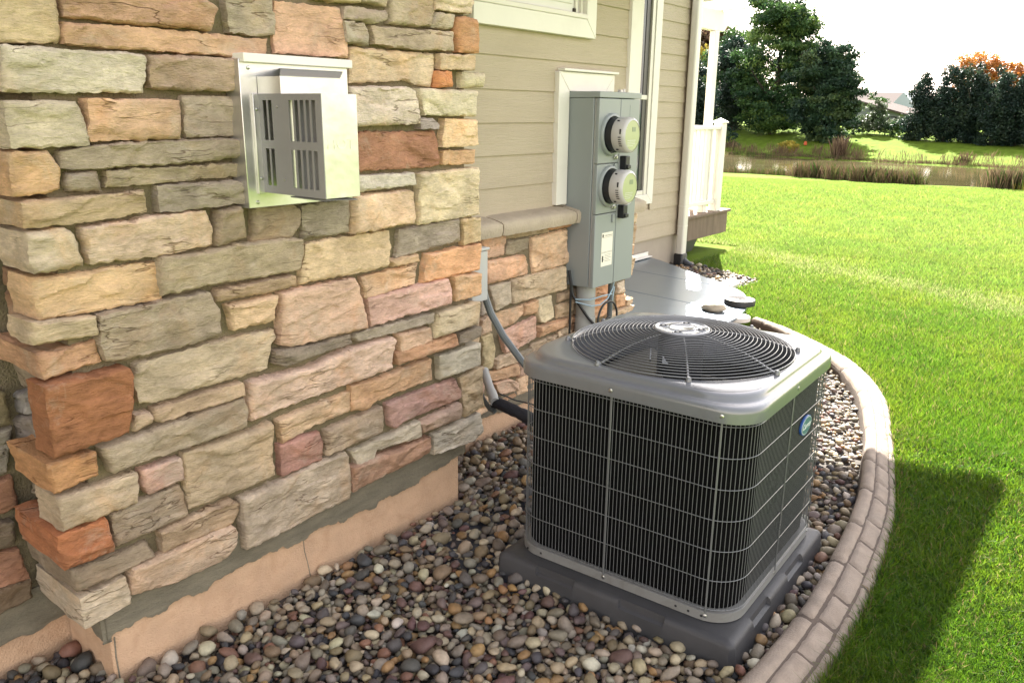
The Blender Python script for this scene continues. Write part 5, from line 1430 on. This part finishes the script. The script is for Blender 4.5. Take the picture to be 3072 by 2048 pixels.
# ------------------------------------------------------------------ downspout
dsp = thing('downspout', 'cream downspout on the far house corner with a black drain adapter at its foot', 'downspout', (-4.09, 8.32, 0))
def rrect(cx, cy, hx, hy, r, z, n=6):
    o = []
    for k, (sx_, sy_) in enumerate(((1, 1), (-1, 1), (-1, -1), (1, -1))):
        for j in range(n + 1):
            a = math.pi / 2 * (k + j / n); o.append((cx + sx_ * (hx - r) + r * math.cos(a), cy + sy_ * (hy - r) + r * math.sin(a), z))
    return o
MB().loft([rrect(0, 0, .042, .056, .02, z) for z in (.12, .44, .445, .62, .625, 3.0)], cap0=True, cap1=True).build('pipe', M['vinyl'], dsp, angle=50)
for z in (.44, .66): MB().loft([rrect(0, 0, .044, .058, .02, z), rrect(0, 0, .044, .058, .02, z + .012)]).build('seam_band', M['white'], dsp)
MB().loft([rrect(0, 0, .05, .066, .02, .135), rrect(0, 0, .055, .072, .02, .12), rrect(0, 0, .058, .075, .03, .03), rrect(.01, 0, .07, .08, .05, -.08)], cap0=True, cap1=True).tube([(.02, 0, .05), (.08, .01, .01), (.14, .02, -.02)], .05, 16).build('drain_adapter', M['black'], dsp, angle=50)

# ------------------------------------------------------------------ deck with railing and pergola
dk = thing('deck', 'small wooden deck with white railing and pergola beyond the house corner', 'deck', (-4.9, 9.2, 0))
KI = Matrix.Translation((4.9, -9.2, 0))
def db(mb, name, m, par=None, **k): return mb.build(name, m, par or dk, M=KI, **k)
db(MB().box(-4.29, -4.25, 8.52, 9.90, .195, .455), 'fascia_board', M['deckwood'], bevel=.004)
db(MB().box(-7.0, -4.29, 9.86, 9.90, .195, .455), 'fascia_board', M['deckwood'], bevel=.004)
for k in range(18):
    db(MB().box(-4.225 - .14 * (k + 1) + .006, -4.225 - .14 * k, 8.51, 9.945, .456, .488), 'deck_board', M['deckwood'], bevel=.004)
db(MB().add([(x, y, z) for x in (-4.6, -4.27) for (y, z) in ((8.55, .19), (9.12, .19), (8.98, .06), (8.55, .05))], [(0, 1, 2, 3), (7, 6, 5, 4), (0, 4, 5, 1), (1, 5, 6, 2), (2, 6, 7, 3), (3, 7, 4, 0)]), 'support_bracket', M['black'], bevel=.004)
db(MB().box(-4.375, -4.30, 9.26, 9.37, .489, 2.58), 'pergola_post', M['white'], bevel=.006)
nw = db(MB().box(-4.36, -4.245, 9.53, 9.655, .489, 1.55), 'newel_post', M['white'], bevel=.005)
o = MB().add([(-4.375, 9.515, 1.55), (-4.23, 9.515, 1.55), (-4.23, 9.67, 1.55), (-4.375, 9.67, 1.55), (-4.375, 9.515, 1.565), (-4.23, 9.515, 1.565), (-4.23, 9.67, 1.565), (-4.375, 9.67, 1.565), (-4.303, 9.593, 1.61)],
             [(0, 3, 2, 1), (0, 1, 5, 4), (1, 2, 6, 5), (2, 3, 7, 6), (3, 0, 4, 7), (4, 5, 8), (5, 6, 8), (6, 7, 8), (7, 4, 8)]).build('post_cap', M['white'], nw, M=KI)
db(MB().box(-4.345, -4.26, 8.52, 9.528, 1.475, 1.515), 'top_rail', M['white'], bevel=.005)
db(MB().box(-4.335, -4.275, 8.52, 9.528, .585, .635), 'bottom_rail', M['white'], bevel=.005)
for k in range(9):
    y = 8.56 + .112 * k
    if 9.17 < y < 9.36: pass
    db(MB().box(-4.325, -4.287, y, y + .04, .636, 1.474), 'baluster', M['white'], bevel=.003)
db(MB().box(-7.0, -4.362, 9.575, 9.61, 1.475, 1.515), 'top_rail', M['white'], bevel=.005)
db(MB().box(-7.0, -4.362, 9.575, 9.61, .585, .635), 'bottom_rail', M['white'], bevel=.005)
for k in range(20): db(MB().box(-4.48 - .112 * k - .04, -4.48 - .112 * k, 9.575, 9.61, .636, 1.474), 'baluster', M['white'], bevel=.003)
bm_ = [(8.3, 2.585), (9.50, 2.585), (9.55, 2.60), (9.60, 2.65), (9.68, 2.67), (9.78, 2.69), (9.86, 2.74), (9.92, 2.81), (8.3, 2.81)]
mb = MB(); n = len(bm_); mb.add([(x, y, z) for x in (-4.40, -4.32) for y, z in bm_], [tuple(range(n)), tuple(range(2 * n - 1, n - 1, -1))] + [(i, n + i, n + (i + 1) % n, (i + 1) % n) for i in range(n)])
db(mb, 'pergola_beam', M['white'], bevel=.004)
for y in (9.42,):
    db(MB().box(-6.5, -4.05, y, y + .05, 2.812, 3.0), 'rafter', M['white'], bevel=.004)
db(MB().box(-6.5, -4.05, 8.55, 8.60, 2.812, 3.0), 'rafter', M['white'], bevel=.004)

# ------------------------------------------------------------------ trees, shrubs, reeds
def foliage(blobs, n, size, cols, seed, shell=.55, droop=0.0, K=60, csig=.16):
    """blobs: (cx, cy, cz, rx, ry, rz); leaves gather in sprays inside and on the crown, leaving gaps between"""
    g = np.random.default_rng(seed)
    vol = np.array([b[3] * b[4] * b[5] for b in blobs]) ** .75; vol /= vol.sum()
    pts = []; cid = []
    for b, f in zip(blobs, vol):
        m = max(10, int(n * f)); k = max(8, int(K * f * len(blobs) ** .5))
        d = g.normal(size=(k, 3)); d /= np.linalg.norm(d, axis=1)[:, None]
        rad = (shell + (1.04 - shell) * g.random((k, 1)) ** .6)
        cc = d * rad
        ci = g.integers(0, k, m)
        p = cc[ci] + g.normal(0, csig, (m, 3)) * np.array((1.15, 1.15, .75))
        p = p * np.array(b[3:6]) + np.array(b[:3])
        pts.append(p); cid.append(ci + len(cid) * 1000)
    p = np.concatenate(pts); cid = np.concatenate(cid); n = len(p)
    u = g.normal(size=(n, 3)); u /= np.linalg.norm(u, axis=1)[:, None]
    w_ = g.normal(size=(n, 3)); w_ -= (w_ * u).sum(1)[:, None] * u; w_ /= np.linalg.norm(w_, axis=1)[:, None]
    s = size * g.uniform(.6, 1.35, n)[:, None]
    v = np.stack([p - u * s, p + w_ * s * .45, p + u * s, p - w_ * s * .45], 1)
    cols = np.array(cols); r = np.random.default_rng(seed + 1); tone = r.random(200000)
    t = (tone[cid % 200000] * .72 + g.random(n) * .28)
    c = np.stack([np.interp(t, np.linspace(0, 1, len(cols)), cols[:, k]) for k in range(3)], 1)
    f = (np.arange(n) * 4)[:, None] + np.arange(4)[None]
    return v.reshape(-1, 3), f, np.repeat(c, 4, 0)
DG = [(.008, .024, .016), (.016, .042, .024), (.034, .07, .032), (.10, .14, .045)]
MG = [(.012, .036, .018), (.026, .066, .026), (.06, .12, .03), (.17, .24, .055)]
BG = [(.008, .020, .016), (.013, .030, .022), (.021, .042, .027), (.04, .058, .03)]
ORG = [(.22, .06, .015), (.34, .12, .025), (.42, .19, .04), (.30, .09, .03)]
RED = [(.06, .025, .02), (.10, .04, .03), (.09, .06, .03), (.14, .09, .04)]
YEL = [(.18, .15, .02), (.30, .25, .03), (.38, .30, .05), (.22, .2, .04)]
def tree(name, label, x, y, blobs, n, size, cols, seed, trunk=None, cat='tree', group=None, limbs=6, **k):
    z = float(terrain(x, y))
    t = thing(name, label, cat, (x, y, z), 0, group)
    v, f, c = foliage(blobs, n, size, cols, seed, **k)
    np_mesh('crown' if cat == 'tree' else 'foliage', v, f, M['leaf'], t, False, c)
    if trunk:
        h, r = trunk; rs_ = random.Random(seed)
        mb = MB().tube([(0, 0, -.2), (.02 * h * rs_.uniform(-1, 1), 0, h * .35), (.04 * h * rs_.uniform(-1, 1), .03 * h, h * .7), (0, 0, h)], r, 8, rs=[r * 1.35, r, r * .75, r * .3])
        for q in range(limbs):
            a = rs_.uniform(0, 6.28); z0 = h * rs_.uniform(.3, .75); L = h * rs_.uniform(.22, .4)
            mb.tube([(0, 0, z0), (math.cos(a) * L * .5, math.sin(a) * L * .5, z0 + L * .35), (math.cos(a) * L, math.sin(a) * L, z0 + L * .8)], r * .4, 6, rs=[r * .45, r * .3, r * .1])
        mb.build('trunk', M['bark'], t)
    return t
def envelope(cx, cz, rx, ry, rz, n, r0, r1, seed, taper=0.0):
    """many small boughs spread over an egg shaped outline: an uneven crown"""
    g = random.Random(seed); out = []
    for k in range(n):
        a = g.uniform(0, 6.283); s = g.uniform(-.95, 1.0); q = math.sqrt(max(0, 1 - s * s)) * (1 - taper * max(0, s)); f = g.uniform(.55, .95)
        r = g.uniform(r0, r1)
        out.append((cx + rx * q * f * math.cos(a), ry * q * f * math.sin(a), cz + rz * s * .92, r * 1.15, r * 1.1, r * g.uniform(.6, 1.1)))
    return out
tree('leafy_tree', 'tallest dark green tree with a feathery top just right of the pergola post', -23.6, 62,
     envelope(-.2, 4.9, 3.0, 2.6, 4.5, 50, .85, 1.45, 3, .22) + [(0, 0, 4.4, 2.6, 2.0, 3.8), (.3, 0, 1.9, 3.0, 1.8, 1.5), (-.6, 0, 9.0, .5, .5, .8), (1.3, 0, 8.4, .45, .5, .9), (2.2, 0, 7.6, .5, .5, 1.0)], 75000, .115, MG, 11, (7, .24), K=44, shell=.3, csig=.17)
tree('leafy_tree', 'broad very dark round tree at the right end of the tall tree group', -19.2, 60,
     envelope(-.1, 3.2, 2.0, 1.9, 2.9, 36, .75, 1.2, 5, .2) + [(0, 0, 3.0, 1.7, 1.5, 2.5)], 55000, .115, DG, 12, (4.4, .2), K=40, shell=.3, csig=.17)
tree('leafy_tree', 'dark bushy tree seen between the downspout and the pergola post', -28.8, 58,
     [(0, 0, 2.4, 2.0, 1.6, 2.5), (.2, 0, 4.6, 1.2, 1, 1.5)], 22000, .11, BG, 13, (4, .2), K=80, shell=.3, csig=.15)
tree('leafy_tree', 'green and yellowish tree partly behind the pergola post', -29.4, 67,
     [(0, 0, 3.2, 2.6, 2, 2.9), (.3, 0, 5.8, 1.9, 1.6, 1.9), (-1, 0, 5.0, 1.4, 1.2, 1.6)], 22000, .13, MG, 14, (5, .22), K=80, shell=.3, csig=.15)
tree('leafy_tree', 'dark green tree filling the gap behind the pergola post', -27.2, 63, [(0, 0, 2.6, 1.7, 1.5, 2.6), (0, 0, 5, 1.5, 1.4, 1.8)], 20000, .11, BG, 17, (4.5, .2), K=80, shell=.3, csig=.15)
tree('leafy_tree', 'reddish brown tree glimpsed high beside the downspout', -36.5, 75, [(0, 0, 6.6, 3.0, 2.2, 2.4), (1.8, 0, 7.6, 1.6, 1.4, 1.4)], 8000, .22, RED, 15, (6.5, .2), K=60, shell=.3, csig=.15)
tree('leafy_tree', 'yellow leaved tree glimpsed beside the downspout under the reddish one', -34.7, 72, [(0, 0, 4.4, 1.4, 1.2, 2.2)], 4000, .2, YEL, 16, (3.5, .14), K=40, shell=.3, csig=.15)
cj = [('leftmost dark evergreen of the clipped row at the right', -13.35, 62, 1.05, 4.3), ('tallest dark evergreen second from the left end of the row', -11.75, 62, 1.0, 5.0), ('dark evergreen below the left half of the orange crown', -10.35, 62, 1.05, 4.95),
      ('dark evergreen below the right half of the orange crown', -8.75, 61, 1.05, 4.75), ('dark evergreen just right of the orange crown', -7.5, 61, 1.05, 4.5), ('dark evergreen cut by the right edge of the picture', -6.0, 60, 1.05, 4.6)]
for i, (lb_, x, y, r, h) in enumerate(cj):
    tree('evergreen_tree', lb_, x, y, [(0, 0, h * .38, r, r * 1.1, h * .42), (.05, 0, h * .70, r * .75, r * .8, h * .30), (-.1, 0, h * .2, r * .95, r, h * .22)], 15000, .09, BG, 30 + i, (h * .7, .14), group='row of dark evergreens across the pond', K=70, shell=.35, csig=.15)
tree('autumn_tree', 'orange autumn tree rising behind the row of dark evergreens', -11.2, 75,
     [(-1.4, 0, 5.2, 1.5, 1.4, 1.2), (.2, 0, 4.7, 1.3, 1.3, 1.0), (1.5, 0, 4.5, 1.0, 1, .9), (2.3, 0, 3.7, .9, .9, .7), (-2.2, 0, 3.3, .8, .9, .8)], 12000, .12, ORG, 41, (4, .15), K=60, shell=.3)
def bush(label, x, y, blobs, n, size, cols, seed, group='shrubs on the far bank'):
    return tree('shrub', label, x, y, blobs, n, size, cols, seed, None, 'shrub', group, K=40, shell=.4)
bush('large pale topped shrub in front of the grey house', -16.75, 64, [(0, 0, .8, 1.15, 1, .9), (0, 0, 1.7, .6, .6, .7)], 4200, .10, [(.02, .04, .018), (.05, .08, .035), (.10, .13, .07), (.2, .22, .15)], 51)
bush('small round dark green shrub left of the pale topped one', -18.0, 63, [(0, 0, .55, .5, .5, .6)], 1600, .08, DG, 52)
bush('low dark hedge under the left trees', -25.5, 57.2, [(-2, 0, .5, 1.4, .7, .8), (.3, 0, .5, 1.3, .7, .7), (-4.6, 0, .7, 1.5, .8, 1.0)], 4200, .10, DG, 53)
bush('low sunny green shrub between the tree trunks and the grey house', -19.5, 61.5, [(0, 0, .3, .9, .6, .4), (1.1, 0, .25, .5, .5, .35)], 1500, .08, MG, 54)
bush('yellow green bush by the right end of the grey house', -15.2, 63.5, [(0, 0, .5, .5, .5, .6)], 1200, .09, YEL[:1] + MG, 55)
bush('small tree between the two far roofs', -22.9, 88, [(0, 0, 1.9, .85, .8, .7), (-.7, 0, 2.3, .35, .35, .95)], 1800, .12, MG, 56)
bush('yellow flowering weed clump on the far bank', -19.7, 55.0, [(0, 0, .35, .6, .4, .4)], 1000, .08, YEL, 57)
# far wood along the horizon: one mass
blobs = []
g = random.Random(3)
for k in range(46):
    x = -75 + 2.4 * k; blobs.append((x, 140 + g.uniform(-9, 9), 1.2 + g.uniform(.6, 1.6), g.uniform(2, 3.6), 2.5, g.uniform(1.2, 2.6)))
v, f, c = foliage(blobs, 26000, .42, MG + [(.2, .13, .03)], 77, K=120, shell=.2)
tag(np_mesh('far_wood', v, f, M['leaf'], None, False, c), 'distant line of trees beyond the houses', 'trees', None, 'stuff')

# ------------------------------------------------------------------ houses across the pond
hs = thing('far_house', 'grey low gabled house across the pond behind the pale shrub', 'house', (-21, 82, 0))
JI = Matrix.Translation((21, -82, 0))
def fb_(mb, name, m, par=None, **k): return mb.build(name, m, par or hs, M=JI, **k)
zt = float(terrain(-21, 82))
gp = [(-26.8, -.2), (-18.95, -.2), (-18.95, 1.80), (-22.9, 2.86), (-26.8, 1.8)]
mb = MB(); n = 5; mb.add([(x, y, z) for y in (80.0, 90) for x, z in gp], [tuple(range(n))[::-1], tuple(range(n, 2 * n))] + [(i, (i + 1) % n, n + (i + 1) % n, n + i) for i in range(n)])
fb_(mb, 'wall', M['wallfar'], smooth=False)
mb = MB()
for sx_, ex in ((1, -18.4), (-1, -27.4)):
    ze = 1.68
    mb.add([(-22.9, 79.5, 2.90), (ex, 79.5, ze), (ex, 90.5, ze), (-22.9, 90.5, 2.90), (-22.9, 79.5, 3.05), (ex, 79.5, ze + .15), (ex, 90.5, ze + .15), (-22.9, 90.5, 3.05)], [(0, 1, 2, 3), (4, 7, 6, 5), (0, 4, 5, 1), (1, 5, 6, 2), (2, 6, 7, 3), (3, 7, 4, 0)])
fb_(mb, 'roof', M['rooffar'], smooth=False)
fb_(MB().box(-19.99, -19.2, 79.93, 79.99, -.1, 1.55), 'door', M['dark'])
fb_(MB().box(-19.75, -19.35, 79.86, 79.92, .2, 1.45), 'pane', M['wallfar'])
fb_(MB().box(-22.0, -21.2, 79.92, 79.99, .9, 1.7), 'window', M['dark'])
hs2 = thing('far_house', 'white gabled house with a brown roof partly hidden behind the grey one', 'house', (-25, 96, 0))
JI2 = Matrix.Translation((25, -96, 0))
MB().add([(-30, 95, 2.7), (-22.9, 95, 2.7), (-22.9, 100, 3.98), (-30, 100, 3.98), (-30, 95, 2.85), (-22.9, 95, 2.85), (-22.9, 100, 4.13), (-30, 100, 4.13)], [(0, 1, 2, 3), (4, 7, 6, 5), (0, 4, 5, 1), (1, 5, 6, 2), (2, 6, 7, 3), (3, 7, 4, 0)]).build('roof', M['rooffar'], hs2, M=JI2, smooth=False)
MB().add([(-23.6, 94.9, 2.6), (-22.4, 94.9, 4.0), (-21.2, 94.9, 2.6), (-21.2, 94.9, 0), (-23.6, 94.9, 0), (-23.6, 102, 2.6), (-22.4, 102, 4.0), (-21.2, 102, 2.6), (-21.2, 102, 0), (-23.6, 102, 0)],
         [(0, 1, 2, 3, 4), (9, 8, 7, 6, 5), (0, 5, 6, 1), (1, 6, 7, 2), (2, 7, 8, 3), (4, 9, 5, 0)]).box(-30, -23.6, 96, 100, 0, 2.7).build('wall', M['wallfarw'], hs2, M=JI2, smooth=False)
ob = tag(MB().loft([[(r * math.cos(2 * math.pi * k / 12), r * math.sin(2 * math.pi * k / 12), z) for k in range(12)] for r, z in ((.04, 0), (.15, .06), (.17, .2), (.15, .36), (.05, .42))], cap0=True, cap1=True).build('orange_marker', M['orange']), 'small bright orange object standing at the foot of the tree trunks', 'marker')
ob.scale = (.7, .7, .7)
ob.location = (-19.62, 58, float(terrain(-19.62, 58)))

# ------------------------------------------------------------------ reeds and weeds
def reeds(clumps, seed):
    """clumps: (x, y, rx, ry, n, h0, h1, cols)"""
    g = np.random.default_rng(seed); V_ = []; C_ = []
    for (cx, cy, rx, ry, n, h0, h1, cols) in clumps:
        x = cx + g.normal(0, rx, n); y = cy + g.normal(0, ry, n); z = np.maximum(terrain(x, y), -1.02)
        h = g.uniform(h0, h1, n) * np.exp(-((x - cx) / (2.2 * rx)) ** 2); wd = g.uniform(.004, .010, n); a = g.uniform(0, 6.28, n); ln = g.uniform(0, .45, n) * h
        t = g.uniform(0, 6.28, n); dx, dy = np.cos(t) * wd, np.sin(t) * wd; lx, ly = np.cos(a) * ln, np.sin(a) * ln
        v = np.stack([np.c_[x - dx, y - dy, z], np.c_[x + dx, y + dy, z], np.c_[x + dx + lx * .5, y + dy + ly * .5, z + h * .65], np.c_[x + lx, y + ly, z + h]], 1)
        V_.append(v.reshape(-1, 3)); cc = np.array(cols)[g.integers(0, len(cols), n)] * g.uniform(.7, 1.2, (n, 1)); C_.append(np.repeat(cc, 4, 0))
    v = np.concatenate(V_); n = len(v) // 4
    return np_mesh('reeds', v, (np.arange(n) * 4)[:, None] + np.arange(4)[None], M['reed'], None, False, np.concatenate(C_))
BR = [(.13, .085, .05), (.17, .115, .07), (.10, .06, .045), (.08, .085, .025)]
GRN = [(.04, .07, .015), (.07, .10, .02), (.10, .085, .03)]
TAN = [(.20, .145, .085), (.15, .10, .06), (.12, .075, .055)]
cl = []
g = random.Random(9)
for k in range(34): cl.append((-17.5 + .22 * k + g.uniform(-.1, .1), 34.2 + g.uniform(-.5, .5), .28, .25, 260, .12, .38, BR if k % 3 else GRN))
for k in range(16): cl.append((-11.6 + .25 * k + g.uniform(-.1, .1), 33.6 + g.uniform(-.5, .5), .22, .2, 260, .25, .75, BR + GRN[:1]))
for k in range(6): cl.append((-8.2 + .25 * k, 33.4 + g.uniform(-.3, .3), .2, .2, 200, .25, .6, BR + GRN))
for k in range(5): cl.append((-4.5 + .22 * k, 33.6 + g.uniform(-.4, .4), .25, .25, 300, .4, .85, TAN + GRN[:1]))
for k in range(5): cl.append((-3.3 + .3 * k, 33.0, .25, .25, 200, .3, .6, YEL[1:2] + GRN))
tag(reeds(cl, 1), 'brown dry reeds and weeds along the near bank of the pond', 'reeds', None, 'stuff')
cl = []
for k in range(70):
    x = -27 + .34 * k; ys = 49.5 + 3.2 * min(1, max(0, (-x - 5) / 18)); cl.append((x, ys + g.uniform(.2, .9), .3, .2, 130, .08, .28, BR if g.random() < .7 else GRN))
for k in range(36):
    x = -26 + .62 * k + g.uniform(-.3, .3); ys = 49.5 + 3.2 * min(1, max(0, (-x - 5) / 18)); cl.append((x, ys + g.uniform(1, 4.0), .3, .3, 30 if x > -14 else 70, .3, .75, TAN + BR[:2]))
for k in range(5): cl.append((-15.9 + .12 * k, 52.6, .14, .2, 90, .6, 1.5, TAN))
for k in range(5): cl.append((-8.9 + .15 * k, 51.5, .25, .2, 60, .3, .8, BR))
tag(reeds(cl, 2), 'dry weeds and reeds along the far bank of the pond', 'reeds', None, 'stuff')
